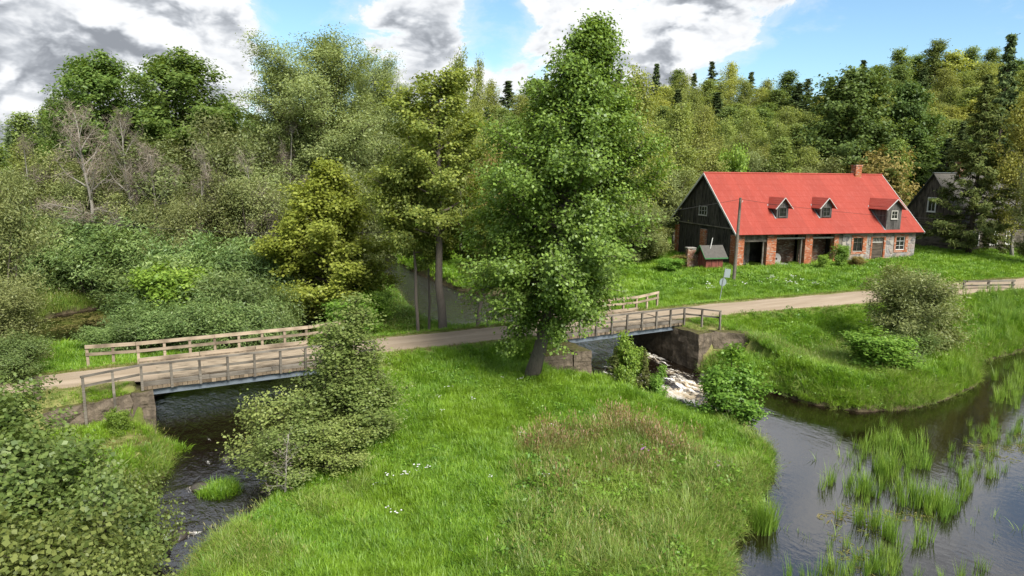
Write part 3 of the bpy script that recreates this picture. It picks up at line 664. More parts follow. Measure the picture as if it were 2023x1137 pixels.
# ------------------------------------------------------------------ barn with the red roof
BX, BY, BA = 23.8, 74.8, 0.28; BLn, BW = 23.7, 13.2
barn = thing('stone_barn', 'long barn with bright red metal roof, black plank gable and brick pillars', 'barn', (BX, BY, 0), BA)
BU = np.array([math.cos(BA), math.sin(BA)]); BN = np.array([-math.sin(BA), math.cos(BA)])
bw = lambda s, t: (BX+BU[0]*s+BN[0]*t, BY+BU[1]*s+BN[1]*t)
ZR, TR = 9.95, 6.5; ZE, TE = 3.55, -.65; ZB, TB = 4.2, 13.8
roof_f = lambda t: ZR-(TR-t)*(ZR-ZE)/(TR-TE)
roof_b = lambda t: ZR-(t-TR)*(ZR-ZB)/(TB-TR)
roof_z = lambda t: roof_f(t) if t < TR else roof_b(t)
def brick_block(name, parent, x0, x1, y0, y1, z0, z1, faces='xyXY', mat='brick', seed=0, batter=0.0, core=True):
    rng = random.Random(seed); co = MB(); co.box((x0+.018, y0+.018, z0), (x1-.018, y1-.018, z1)); c = co.build(name, M['mortar'], parent)
    mb = MB(); ch = .082; bl = .255; n = int((z1-z0)/ch)
    for k in range(n):
        za = z0+k*ch; zb = za+ch-.014; off = (k % 2)*bl/2
        for f in faces:
            lo, hi = (x0, x1) if f in 'yY' else (y0, y1)
            p = lo-off
            while p < hi-.03:
                a = max(p, lo); b = min(p+bl-.013, hi)
                if b-a > .04 and rng.random() > .03:
                    d = rng.uniform(-.012, .012); th = .05
                    if f == 'y': mb.box((a, y0-d-.004, za), (b, y0+th, zb))
                    elif f == 'Y': mb.box((a, y1-th, za), (b, y1+d+.004, zb))
                    elif f == 'x': mb.box((x0-d-.004, a, za), (x0+th, b, zb))
                    else: mb.box((x1-th, a, za), (x1+d+.004, b, zb))
                p += bl
    mb.build('brickwork', M[mat], c, kind='stuff'); return c
gz = lambda s: -0.25+.5*s/23.7
PIL = [(0.0, 1.0), (3.85, 5.0), (8.7, 9.65), (12.5, 13.08)]
for i, (a, b) in enumerate(PIL): brick_block('brick_pillar', barn, a, b, 0.0, .62 if i else 1.1, gz(a)-.2, 3.42, 'xyX', seed=i)
brick_block('brick_pillar', barn, -.02, .62, 6.05, 7.3, -.4, 3.6, 'xyY', seed=11)
brick_block('brick_pillar', barn, -.02, .62, 12.35, 13.2, -.4, 3.7, 'xyY', seed=12)
# gable planks
def plank(parent, mat, s, t0, t1, za, zb0, zb1, th=.035):
    mb = MB(); mb.add([(s, t0, za), (s+th, t0, za), (s+th, t1, za), (s, t1, za), (s, t0, zb0), (s+th, t0, zb0), (s+th, t1, zb1), (s, t1, zb1)],
                      [(0, 1, 2, 3), (7, 6, 5, 4), (0, 4, 5, 1), (1, 5, 6, 2), (2, 6, 7, 3), (3, 7, 4, 0)])
    return mb.build('plank', M[mat], parent)
mb = MB(); mb.add([(.05, 0, 4.12), (.05, BW, 4.12), (.05, BW, roof_z(BW)-.1), (.05, TR, ZR-.12), (.05, 0, roof_z(0)-.1)], [(0, 1, 2, 3, 4)])
gable = mb.build('gable_wall', M['black'], barn)
t = .02; GW = (6.0, 7.75, 5.15, 6.2)
while t < BW-.05:
    w = random.uniform(.17, .25); t1 = min(t+w, BW); s = -.03+random.uniform(-.012, .012); z0 = 4.12+random.uniform(-.03, .03); a, b = t+.006, t1-.006
    za, zb = roof_z(a)-.08, roof_z(b)-.08
    if za > z0+.1 or zb > z0+.1:
        if b > GW[0] and a < GW[1]:
            plank(gable, 'wood_black', s, a, b, z0, GW[2], GW[2]); plank(gable, 'wood_black', s, a, b, GW[3], za, zb)
        else: plank(gable, 'wood_black', s, a, b, z0, max(z0+.05, za), max(z0+.05, zb))
    t = t1
mb = MB(); mb.box((-.09, -.1, 4.0), (.04, BW+.1, 4.13)); mb.build('tie_beam', M['wood_grey'], barn)
low = MB(); low.box((.16, .9, -.4), (.2, BW-.6, 4.0)); lowo = low.build('boarding', M['black'], barn)
t = 1.12
while t < BW-.9:
    w = random.uniform(.16, .24)
    if not (5.95 < t+w/2 < 7.4): plank(lowo, 'wood_black', .10+random.uniform(-.02, .012), t, t+w-.012, -.3, 3.98, 3.98)
    t += w
def window(parent, o, ux, w, h, nx, nz, frame_mat='pale_frame', fw=.07, name='window', depth=.06):
    """o = lower left corner, ux = unit vector along the wall; outward is ux x z"""
    win = thing2(name, parent, o, math.atan2(ux[1], ux[0]))
    mb = MB(); mb.box((fw*.5, .02, fw*.5), (w-fw*.5, .03, h-fw*.5)); g = mb.build('pane', M['glass'], win)
    mb = MB()
    mb.box((0, -depth, 0), (fw, .02, h)); mb.box((w-fw, -depth, 0), (w, .02, h)); mb.box((fw, -depth, 0), (w-fw, .02, fw)); mb.box((fw, -depth, h-fw), (w-fw, .02, h))
    bwid = .035
    for i in range(1, nx): mb.box((w*i/nx-bwid/2, -depth*.6, fw), (w*i/nx+bwid/2, .018, h-fw))
    zl = nz if hasattr(nz, '__len__') else [h*i/nz for i in range(1, nz)]
    for z in zl: mb.box((fw, -depth*.5, z-bwid/2), (w-fw, .016, z+bwid/2))
    mb.build('window_frame', M[frame_mat], win)
    mb = MB(); mb.box((-.05, -depth-.05, -.06), (w+.05, .03, -.002)); mb.build('sill', M[frame_mat], win)
    return win
def thing2(name, parent, loc, rz):
    mb = MB(); mb.box((0, .031, 0), (.01, .04, .01)); o = mb.build(name, M['black'], parent); o.location = loc; o.rotation_euler = (0, 0, rz); return o
window(gable, (-.04, GW[1], GW[2]), (0, -1), GW[1]-GW[0], GW[3]-GW[2], 3, 2)
# stone wall of the right half
ow = [(14.82, 16.87, 1.12, 3.3), (17.45, 19.5, -.3, 3.12), (20.7, 22.65, 1.22, 3.34)]      # brick surrounds
op = [(15.05, 16.35, 1.42, 2.95), (17.65, 19.25, -.1, 2.97), (20.95, 22.22, 1.47, 3.0)]    # openings
mb = MB(); S0, S1, Zt_ = 13.6, BLn, 3.44
xs_ = [S0]+[v for o in ow for v in o[:2]]+[S1]
for a, b in zip(xs_[0::2], xs_[1::2]): mb.box((a, .04, -.3), (b, .55, Zt_))
for a, b, z0, z1 in ow:
    if z0 > 0: mb.box((a, .04, -.3), (b, .55, z0))
    mb.box((a, .04, z1), (b, .55, Zt_))
stone_wall = mb.build('stone_wall', M['mortar'], barn)
rs = random.Random(7); nX, nZ = 20, 8
gx = [[S0+(S1-S0)*i/nX+(rs.uniform(-.17, .17) if 0 < i < nX else 0)+(.25*((j % 2)-.5) if 0 < i < nX else 0) for i in range(nX+1)] for j in range(nZ+1)]
gzz = [[-.25+(Zt_+.25)*j/nZ+(rs.uniform(-.13, .13) if 0 < j < nZ else 0) for i in range(nX+1)] for j in range(nZ+1)]
for j in range(nZ):
    for i in range(nX):
        q = [(gx[j][i], gzz[j][i]), (gx[j][i+1], gzz[j][i+1]), (gx[j+1][i+1], gzz[j+1][i+1]), (gx[j+1][i], gzz[j+1][i])]
        cx = sum(p[0] for p in q)/4; cz = sum(p[1] for p in q)/4
        if any(a < cx < b and c < cz < d for a, b, c, d in ow): continue
        oct_ = []                                                   # cut the corners: eight-sided stones
        for k in range(4):
            p, pn = q[k], q[(k+1) % 4]
            for f in (.22, .78): oct_.append((p[0]+(pn[0]-p[0])*f, p[1]+(pn[1]-p[1])*f))
        for a, b, c, d in ow:
            oct_ = [((a if abs(x-a) < abs(x-b) else b) if (a < x < b and c < z < d) else x, z) for x, z in oct_]
        sh = lambda p, f: (cx+(p[0]-cx)*f, cz+(p[1]-cz)*f)
        pr = rs.uniform(.015, .06)
        V = [(sh(p, .95)[0], .05, sh(p, .95)[1]) for p in oct_]+[(sh(p, .93)[0], .04-pr*.6, sh(p, .93)[1]) for p in oct_]+[(sh(p, .72)[0], .04-pr, sh(p, .72)[1]) for p in oct_]
        Fs = [tuple(range(16, 24))[::1]]
        for k in range(8):
            k2 = (k+1) % 8; Fs += [(k, k2, 8+k2, 8+k), (8+k, 8+k2, 16+k2, 16+k)]
        m_ = MB(); m_.add(V, Fs); m_.build('stone', M['stone'], stone_wall)
for q, ((a, b, c, d), (oa, ob, oc, od)) in enumerate(zip(ow, op)):
    brick_block('brick_surround', barn, a, oa, -.03, .5, c, d, 'yX', seed=20+q); brick_block('brick_surround', barn, ob, b, -.03, .5, c, d, 'yx', seed=30+q)
    brick_block('brick_surround', barn, oa+.002, ob-.002, -.03, .5, od, d, 'y', seed=40+q)
    if q != 1: brick_block('brick_surround', barn, oa+.002, ob-.002, -.03, .5, c, oc, 'y', seed=50+q)
window(barn, (op[0][0], .16, op[0][2]), (1, 0), op[0][1]-op[0][0], op[0][3]-op[0][2], 2, [1.0], 'wood_grey')
window(barn, (op[2][0], .12, op[2][2]), (1, 0), op[2][1]-op[2][0], op[2][3]-op[2][2], 2, [.5, 1.02], 'white_paint')
dr = thing2('door', barn, (op[1][0], .18, op[1][2]), 0)
dw_, dh = op[1][1]-op[1][0], 2.45
k = 0
while k*.13 < dh-.05:
    mb = MB(); mb.box((.06, random.uniform(-.01, .01), k*.13+.004), (dw_-.06, .03, k*.13+.126)); mb.build('board', M['wood_door'], dr); k += 1
mb = MB(); mb.box((0, -.04, 0), (.06, .05, 3.05)); mb.box((dw_-.06, -.04, 0), (dw_, .05, 3.05)); mb.box((.06, -.05, dh), (dw_-.06, .05, dh+.1)); mb.box((.06, -.04, 2.98), (dw_-.06, .05, 3.05)); mb.build('door_frame', M['pale_frame'], dr)
mb = MB(); mb.box((.06, .02, dh+.1), (dw_-.06, .03, 2.98)); mb.build('transom', M['glass'], dr)
mb = MB()
for i in range(1, 7): mb.box((.06+(dw_-.12)*i/7-.02, -.02, dh+.1), (.06+(dw_-.12)*i/7+.02, .018, 2.98))
mb.build('transom_bar', M['pale_frame'], dr)
# interior of the open bays
mb = MB(); mb.box((1.1, 2.9, -.3), (3.7, 3.3, 3.6)); mb.build('inner_wall', M['mortar'], barn)
rr = random.Random(4)
for i in range(6):
    for j in range(6):
        a = 1.15+i*.42; z = -.1+j*.55; m_ = MB(); m_.box((a, 2.82, z), (a+.38, 2.91, z+.5), jit=.05, rng=rr); m_.build('stone', M['stone'], barn)
brick_block('inner_wall', barn, 5.9, 9.6, 2.9, 3.3, -.3, 3.6, 'yx', 'brick_old', seed=61)
brick_block('inner_wall', barn, 9.6, 13.1, 2.1, 2.5, -.3, 3.6, 'y', 'brick_old', seed=62)
mb = MB(); mb.box((.2, 5.0, -.4), (S0, 5.15, 4.4)); mb.box((S0-.1, .55, -.3), (S0, 5, 3.6)); mb.build('back_wall', M['wood_black'], barn)
mb = MB(); mb.box((0, .1, 3.42), (S0, .42, 3.62)); mb.build('wall_plate', M['wood_black'], barn)
mb = MB(); mb.box((S0, .1, 3.445), (BLn, .45, 3.60)); mb.build('wall_plate', M['wood_black'], barn)
for a, b, z in ((1.0, 3.85, 2.7), (5.0, 8.7, 2.95), (9.65, 12.5, 2.95)):
    mb = MB(); mb.box((a, .12, z), (b, .34, z+.16)); mb.build('lintel', M['pale_frame' if a > 4 else 'wood_grey'], barn)
for s in (3.45, 8.3): mb = MB(); mb.box((s, .2, gz(s)-.1), (s+.16, .36, 2.95 if s > 5 else 2.7)); mb.build('door_post', M['wood_grey'], barn)
mb = MB(); mb.box((13.09, .1, -.1), (13.6, .3, 3.41)); mb.build('corner_post', M['wood_grey'], barn)
s = 1.02
while s < 3.8:
    mb = MB(); mb.box((s, .14+random.uniform(-.01, .01), 2.87), (min(s+.19, 3.84), .18, 3.41)); mb.build('lintel_board', M['wood_grey'], barn); s += .2
# right and back walls
mb = MB(); mb.box((BLn-.5, .56, -.3), (BLn, BW, 3.9)); mb.box((.7, BW-.5, -.3), (BLn-.51, BW, 3.9)); mb.build('rear_wall', M['mortar'], barn)
mb = MB(); mb.add([(BLn-.03, 0, 3.6), (BLn-.03, BW, 3.9), (BLn-.03, BW, roof_z(BW)-.1), (BLn-.03, TR, ZR-.12), (BLn-.03, 0, roof_z(0)-.1)], [(0, 1, 2, 3, 4)]); mb.build('far_gable', M['wood_black'], barn)
# roof: sheets from eave to ridge
G0, G1 = -.48, BLn+.48; ns = 21
roof = MB(); roof.add([(G0+.05, TE+.05, ZE-.06), (G1-.05, TE+.05, ZE-.06), (G1-.05, TR, ZR-.06), (G0+.05, TR, ZR-.06), (G0+.05, TB-.05, ZB-.06), (G1-.05, TB-.05, ZB-.06)], [(0, 1, 2, 3), (3, 2, 5, 4)])
roof_o = roof.build('roof', M['wood_black'], barn)
for side, (te, ze) in (('f', (TE, ZE)), ('b', (TB, ZB))):
    for k in range(ns):
        a = G0+(G1-G0)*k/ns; b = G0+(G1-G0)*(k+1)/ns+.03; L = math.hypot(TR-te, ZR-ze); mb = MB(); r = .012*(k % 2)
        segs = 10
        for q in range(segs):                                             # tile steps down the slope
            f0, f1 = q/segs, (q+1)/segs; ta, tb = te+(TR-te)*f0, te+(TR-te)*f1; za, zb = ze+(ZR-ze)*f0, ze+(ZR-ze)*f1
            mb.add([(a, ta, za+.022+r*.5), (b, ta, za+.022+r*.5), (b, tb, zb+.004+r*.5), (a, tb, zb+.004+r*.5), (a, ta, za-.02), (b, ta, za-.02)], [(0, 1, 2, 3) if side == 'f' else (3, 2, 1, 0), (0, 4, 5, 1)])
        mb.build('roof_sheet', M['roof_red'], roof_o)
mb = MB(); mb.tube([(G0-.03, TR, ZR+.03), (G1+.03, TR, ZR+.03)], [.10, .10], 8); mb.build('ridge_cap', M['roof_red'], roof_o)
for g, lab in ((G0, 1), (G1, -1)):
    for te, ze in ((TE, ZE), (TB, ZB)):
        mb = MB(); mb.beam((g-.02*lab, te-.03, ze-.09), (g-.02*lab, TR, ZR-.07), .05, .20); mb.build('bargeboard', M['white_paint'], roof_o)
# chimney
brick_block('chimney', roof_o, 20.0, 20.85, 6.15, 6.95, 9.2, 10.95, 'xyXY', seed=70); brick_block('chimney_cap', roof_o, 19.93, 20.92, 6.08, 7.02, 10.952, 11.12, 'xyXY', seed=71)
# dormers
def dormer(sc_, tf, hw, z0, ze, za, win):
    d = thing2('dormer', roof_o, (sc_, tf, 0), 0)
    tb_e = TE+(ze-ZE)*(TR-TE)/(ZR-ZE)-tf; tb_a = TE+(za-ZE)*(TR-TE)/(ZR-ZE)-tf; tb0 = max(0.02, TE+(z0-ZE)*(TR-TE)/(ZR-ZE)-tf)
    w = .2; s = -hw; i = 0
    front = MB(); front.add([(-hw, .03, z0), (hw, .03, z0), (hw, .03, ze), (0, .03, za-.1), (-hw, .03, ze)], [(0, 1, 2, 3, 4)])
    for sg in (-1, 1): front.add([(sg*hw*.985, .03, z0), (sg*hw*.985, tb0+.1, z0), (sg*hw*.985, tb_e+.15, ze), (sg*hw*.985, .03, ze)], [(0, 1, 2, 3)])
    fo = front.build('dormer_wall', M['black'], d)
    wx0, wx1, wz0, wz1 = win; n = max(5, int(2*hw/.17)); pw = 2*hw/n
    rt_ = lambda x: ze+(za-.1-ze)*(1-abs(x)/hw)
    for k in range(n):
        a, b = -hw+k*pw+.004, -hw+(k+1)*pw-.004; y = random.uniform(-.008, .008)
        def pl(zb, zc0, zc1):
            m_ = MB(); m_.add([(a, y, zb), (b, y, zb), (b, y, zc1), (a, y, zc0), (a, y+.028, zb), (b, y+.028, zb), (b, y+.028, zc1), (a, y+.028, zc0)], [(0, 1, 2, 3), (0, 4, 5, 1), (1, 5, 6, 2), (0, 3, 7, 4), (3, 2, 6, 7)]); m_.build('plank', M['wood_dormer'], fo)
        if b > wx0 and a < wx1: pl(z0, wz0, wz0); pl(wz1, rt_(a), rt_(b))
        else: pl(z0, rt_(a), rt_(b))
    for sg in (-1, 1):                                                     # boarded cheeks following the roof
        y = .04
        while y < tb_e:
            y1 = min(y+.18, tb_e); zl0 = max(z0, roof_f(tf+y)-.05); zl1 = max(z0, roof_f(tf+y1)-.05)
            if ze-zl0 > .03:
                x0, x1 = (sg*hw, sg*(hw+.025)); m_ = MB(); m_.add([(x0, y, zl0), (x0, y1-.008, zl1), (x0, y1-.008, ze), (x0, y, ze), (x1, y, zl0), (x1, y1-.008, zl1), (x1, y1-.008, ze), (x1, y, ze)], [(4, 5, 6, 7) if sg > 0 else (7, 6, 5, 4), (0, 4, 7, 3), (1, 2, 6, 5)])
                m_.build('plank', M['wood_dormer'], fo)
            y = y1
    ov = .34; zo = ze-(za-ze)*ov/hw                                      # little roof
    for sg in (-1, 1):
        m_ = MB(); te_ = TE+(zo-ZE)*(TR-TE)/(ZR-ZE)-tf+.25; ta_ = tb_a+.3
        m_.add([(sg*(hw+ov), -.3, zo), (0, -.3, za), (0, ta_, za), (sg*(hw+ov), te_, zo), (sg*(hw+ov), -.3, zo-.05), (0, -.3, za-.05), (0, ta_, za-.05), (sg*(hw+ov), te_, zo-.05)],
               [(0, 1, 2, 3), (7, 6, 5, 4), (0, 4, 5, 1), (3, 7, 4, 0)]); m_.build('roof_sheet', M['roof_red'], d)
        m_ = MB(); m_.beam((sg*(hw+ov+.02), -.33, zo-.06), (0, -.33, za-.03), .04, .15, up=(0, -1, 0)); m_.build('bargeboard', M['white_paint'], d)
    if tb0 > .03:
        m_ = MB(); m_.add([(-hw-.15, -.30, roof_f(tf-.3)+.035), (hw+.15, -.30, roof_f(tf-.3)+.035), (hw+.15, 0.02, roof_f(tf)+.06), (-hw-.15, 0.02, roof_f(tf)+.06)], [(0, 1, 2, 3)]); m_.build('flashing', M['zinc'], d)
    m_ = MB(); m_.add([(-hw-.16, -.05, roof_f(tf-.05)+.045), (-hw-.02, -.05, roof_f(tf-.05)+.06), (-hw-.02, tb_e, roof_f(tf+tb_e)+.05), (-hw-.16, tb_e-.1, roof_f(tf+tb_e-.1)+.03)], [(0, 1, 2, 3)]); m_.build('flashing', M['zinc'], d)
    window(d, (wx0, -.0, wz0), (1, 0), wx1-wx0, wz1-wz0, 2, 2, 'wood_dormer' if wx1-wx0 > .9 else 'pale_frame', fw=.08)
    return d
dormer(6.3, 1.1, .74, 5.08, 6.58, 7.40, (-.48, .50, 5.3, 6.32)); dormer(12.0, 1.1, .74, 5.05, 6.58, 7.38, (-.48, .50, 5.3, 6.32)); dormer(20.0, -.34, 1.0, 3.62, 6.42, 7.30, (-.45, .45, 5.05, 6.0))
# millstones in the middle bay
x, y = bw(6.45, 1.9); ms = thing('millstone', 'upright round millstone with a hole, standing in the middle barn bay', 'millstone', (x, y, hz(x, y)), BA)
mb = MB(); R_, r_ = .62, .13; n = 28
for k in range(n):
    a0, a1 = 2*math.pi*k/n, 2*math.pi*(k+1)/n; c = lambda a, rr_, yy: (rr_*math.cos(a), yy, .60+rr_*math.sin(a))
    mb.add([c(a0, R_, -.12), c(a1, R_, -.12), c(a1, r_, -.12), c(a0, r_, -.12), c(a0, R_, .12), c(a1, R_, .12), c(a1, r_, .12), c(a0, r_, .12)], [(0, 1, 2, 3), (7, 6, 5, 4), (0, 4, 5, 1), (3, 2, 6, 7)])
mb.build('stone_disc', M['millstone'], ms)
x, y = bw(6.6, 1.15); mb = MB(); mb.tube([(0, 0, -.05), (0, 0, .16)], [.72, .70], 24)
o = mb.build('flat_millstone', M['millstone']); o.location = (x, y, hz(x, y)+.02); tag(o, 'flat millstone lying on the ground before the upright one', 'millstone')

# ------------------------------------------------------------------ dark timber house on the right
HA = BA; hx, hy = 56.8, 89.2; HW_, HL = 9.4, 17.0
house = thing('timber_house', 'dark plank house with steep slate roof and white windows behind the spruce', 'house', (hx, hy, 0), HA)
Z0 = .1; EZ, AZ = 4.55, 10.3; ht = lambda t: EZ+(AZ-EZ)*(1-abs(t-HW_/2)/(HW_/2))
mb = MB(); mb.box((-.05, -.05, Z0-.5), (HL+.05, HW_+.05, Z0+.35)); mb.build('plinth', M['concrete'], house)
mb = MB(); mb.box((0.03, .03, Z0+.351), (HL-.03, HW_-.03, EZ)); hw_o = mb.build('wall', M['black'], house)
z = Z0+.36; k = 0
while z < 3.95:
    for (a, b, c, d) in ((0, 0, HL, .03), (0, .031, .03, HW_)):
        m_ = MB(); r = random.uniform(-.012, .012); m_.box((a-(.02+r if a == 0 and c < 1 else 0), b-(.02+r if d < 1 else 0), z+.006), (c, d, z+.215)); m_.build('log_board', M['wood_log'], hw_o)
    z += .22
mb = MB(); mb.add([(HL-.02, 0, 3.95), (HL-.02, HW_, 3.95), (HL-.02, HW_, EZ), (HL-.02, HW_/2, AZ-.1), (HL-.02, 0, EZ)], [(0, 1, 2, 3, 4)]); mb.build('far_gable', M['wood_house'], house)
mb = MB(); mb.add([(.02, 0, 3.95), (.02, HW_, 3.95), (.02, HW_, EZ), (.02, HW_/2, AZ-.1), (.02, 0, EZ)], [(0, 1, 2, 3, 4)])
hg = mb.build('gable_wall', M['black'], house); t = 0.0; HGW = (4.15, 5.5, 5.2, 7.1)
while t < HW_:
    w = random.uniform(.17, .24); a, b = t+.006, min(t+w, HW_)-.006; s = -.06+random.uniform(-.01, .01)
    if b > HGW[0] and a < HGW[1]: plank(hg, 'wood_house', s, a, b, 3.98, HGW[2], HGW[2]); plank(hg, 'wood_house', s, a, b, HGW[3], ht(a)-.05, ht(b)-.05)
    else: plank(hg, 'wood_house', s, a, b, 3.98+random.uniform(-.02, .02), ht(a)-.05, ht(b)-.05)
    t += w
window(hg, (-.08, HGW[1], HGW[2]), (0, -1), HGW[1]-HGW[0], HGW[3]-HGW[2], 2, 1, 'white_paint', fw=.14)
mb = MB(); mb.box((-.12, -.1, 3.86), (-.03, HW_+.1, 3.975)); mb.build('band_board', M['wood_log'], house)
for s0 in (1.5, 4.6, 7.2, 10.4): window(house, (s0, -.09, 1.25), (1, 0), 1.35, 1.75, 2, [1.2], 'white_paint', fw=.13)
dd = thing2('door', house, (-.06, HW_-1.2, Z0+.35), -math.pi/2); mb = MB(); mb.box((0, -.04, 0), (1.1, .02, 2.1)); mb.build('door_leaf', M['wood_door'], dd)
mb = MB(); ov = .55; gs = (AZ-EZ)/(HW_/2)
for sg, te in ((-1, -ov), (1, HW_+ov)):
    mb.add([(-.5, te, EZ-ov*gs), (HL+.5, te, EZ-ov*gs), (HL+.5, HW_/2, AZ), (-.5, HW_/2, AZ), (-.5, te, EZ-ov*gs-.12), (HL+.5, te, EZ-ov*gs-.12), (HL+.5, HW_/2, AZ-.12), (-.5, HW_/2, AZ-.12)], [(0, 1, 2, 3), (7, 6, 5, 4), (0, 4, 5, 1), (0, 3, 7, 4)])
hr = mb.build('roof', M['slate'], house)
mb = MB(); mb.beam((-.55, HW_/2, AZ+.03), (HL+.5, HW_/2, AZ+.03), .30, .05); mb.build('ridge_cap', M['zinc'], hr)
brick_block('chimney', hr, 3.4, 4.3, 4.3, 5.1, 9.6, 11.6, 'xyXY', seed=80); brick_block('chimney_cap', hr, 3.33, 4.37, 4.23, 5.17, 11.602, 11.8, 'xyXY', seed=81)

# ------------------------------------------------------------------ well house, ruin wall, poles, signs
wx_, wy_ = at(1394, 533, -.05)
well = thing('well_house', 'small red plank well house with dark roof and green trim beside the gable', 'hut', (wx_, wy_, hz(wx_, wy_)-.05), BA)
mb = MB(); mb.box((.03, .03, 0), (1.97, 1.57, 1.6)); mb.add([(.03, .03, 1.6), (.03, 1.57, 1.6), (.03, .8, 2.45)], [(0, 1, 2)]); mb.add([(1.97, .03, 1.6), (1.97, 1.57, 1.6), (1.97, .8, 2.45)], [(0, 1, 2)])
ww = mb.build('wall', M['black'], well); a = 0
while a < 1.98:
    m_ = MB(); m_.box((a+.004, -.005+random.uniform(-.008, .008), .02), (min(a+.14, 2)-.004, .028, 1.6)); m_.build('plank', M['wood_red'], ww); a += .14
a = 0
while a < 1.58: plank(ww, 'wood_red', -.008, a+.004, min(a+.14, 1.6)-.004, .02, 1.58+.9*(1-abs(a-.8)/.8), 1.58+.9*(1-abs(min(a+.14, 1.6)-.8)/.8), .03); a += .14
mb = MB()
for te in (-.32, 1.92): mb.add([(-.35, te, 1.33), (2.35, te, 1.33), (2.35, .8, 2.55), (-.35, .8, 2.55), (-.35, te, 1.27), (2.35, te, 1.27), (2.35, .8, 2.49), (-.35, .8, 2.49)], [(0, 1, 2, 3), (7, 6, 5, 4), (0, 4, 5, 1), (0, 3, 7, 4), (1, 5, 6, 2)])
wr = mb.build('roof', M['slate'], well)
for te in (-.32, 1.92): mb = MB(); mb.beam((-.37, te, 1.30), (-.37, .8, 2.54), .04, .13); mb.build('bargeboard', M['green_trim'], wr)
mb = MB(); mb.box((-.35, -.37, 1.22), (2.36, -.325, 1.36)); mb.build('eave_board', M['green_trim'], wr)
mb = MB(); mb.tube([(.75, .55, 2.2), (.95, .55, 3.35)], [.045, .045], 8); mb.build('pipe', M['white_paint'], wr)
rx, ry = at(1360, 530, -.05)
ruin = thing('ruined_wall', 'crumbling low brick wall standing left of the red well house', 'wall', (rx, ry, hz(rx, ry)-.1), BA)
for k, (a, b, h) in enumerate(((0, .5, 2.3), (.5, 1.0, 2.2), (1.0, 1.45, 1.95))): brick_block('brick_pier', ruin, a+.002, b, .3, .75, 0, h, 'xyX', 'brick_old', seed=90+k)
mb = MB(); mb.box((-.08, .2, 2.31), (.95, .85, 2.40), jit=.02); mb.build('capstone', M['mortar'], ruin)

px_, py_ = at(1449, 556, 0)
pole = thing('utility_pole', 'weathered wooden utility pole standing in front of the red roof', 'pole', (px_, py_, hz(px_, py_)-.2), 0)
ptx, ptz = zat(1463, 390, py_)
mb = MB(); mb.tube([(0, 0, 0), (.08, 0, 3), (ptx-px_, 0, ptz-hz(px_, py_)+.2)], [.16, .145, .11], 10); mb.build('pole_shaft', M['wood_grey'], pole)
mb = MB(); mb.tube([(ptx-px_+.1, -.05, ptz-.05), (ptx-px_+.2, -.05, ptz-.05), (ptx-px_+.2, -.05, ptz+.1)], [.02, .02, .035], 6); mb.build('insulator', M['white_paint'], pole)
def wire(label, pts):
    mb = MB(); P = []
    for px, py, Y in pts: X, Z = zat(px, py, Y); P.append((X, Y, Z))
    o = P[0]; mb.tube([(a-o[0], b-o[1], c-o[2]) for a, b, c in P], [.014]*len(P), 4)
    w = mb.build('power_line', M['black']); w.location = o; tag(w, label, 'cable')
def interp_px(pl, Y0, Y1, n):
    xs0 = [p[0] for p in pl]; out = []; xx = np.linspace(xs0[0], xs0[-1], n); sg = 1 if xs0[-1] > xs0[0] else -1
    yy = np.interp(xx*sg, np.array(xs0)*sg, [p[1] for p in pl])
    k = np.ones(3)/3
    if n > 4: yy[1:-1] = np.convolve(yy, k, 'same')[1:-1]
    return [(x, y, Y0+(Y1-Y0)*i/(n-1)) for i, (x, y) in enumerate(zip(xx, yy))]
wire('thin power line sagging leftwards from the utility pole across the river', interp_px([(1463, 393), (1380, 408), (1300, 420), (1100, 441), (900, 453), (740, 459), (545, 461), (400, 456), (290, 449), (130, 432), (-60, 407)], py_, 46, 40))
wire('thin power line running right from the utility pole past the dormers', interp_px([(1463, 393), (1540, 405), (1640, 416), (1720, 424), (1810, 430), (1880, 432)], py_, 87, 20))
ax, az = zat(1537, 307, 112); g = hz(ax, 112)
ap = thing('utility_pole', 'distant braced wooden utility pole showing above the red roof ridge', 'pole', (ax, 112, g-.2))
mb = MB(); mb.tube([(0, 0, 0), (0, 0, az-g+.2)], [.14, .10], 8); mb.build('pole_shaft', M['bark_pale'], ap)
mb = MB(); mb.tube([(-1.6, 0, 0), (-.05, 0, az-g-.3)], [.12, .09], 8); mb.build('brace', M['bark_pale'], ap)
mb = MB(); mb.beam((-.7, 0, az-g-.1), (.7, 0, az-g-.1), .08, .08); mb.build('cross_arm', M['bark_pale'], ap)

sx_, sy_ = at(1421, 587, 0); sz_ = hz(sx_, sy_)
sign = thing('road_sign', 'grey backs of a square and a round road sign on a leaning post', 'sign', (sx_, sy_, sz_-.15), .35)
lean = .42
mb = MB(); mb.tube([(0, 0, 0), (lean, 0, 3.05)], [.032, .032], 8); mb.build('sign_post', M['zinc'], sign)
mb = MB(); mb.box((lean*.97-.30, .05, 2.32), (lean*.97+.30, .065, 3.02)); o = mb.build('square_plate', M['sign_grey'], sign); o.rotation_euler = (0, .10, 0)
mb = MB(); n = 24; cx = lean*.72; mb.add([(cx+.33*math.cos(2*math.pi*k/n), .05, 1.9+.33*math.sin(2*math.pi*k/n)) for k in range(n)]+[(cx+.33*math.cos(2*math.pi*k/n), .065, 1.9+.33*math.sin(2*math.pi*k/n)) for k in range(n)], [tuple(range(n)), tuple(range(2*n-1, n-1, -1))]+[(k, n+k, n+(k+1) % n, (k+1) % n) for k in range(n)]); mb.build('round_plate', M['sign_grey'], sign)

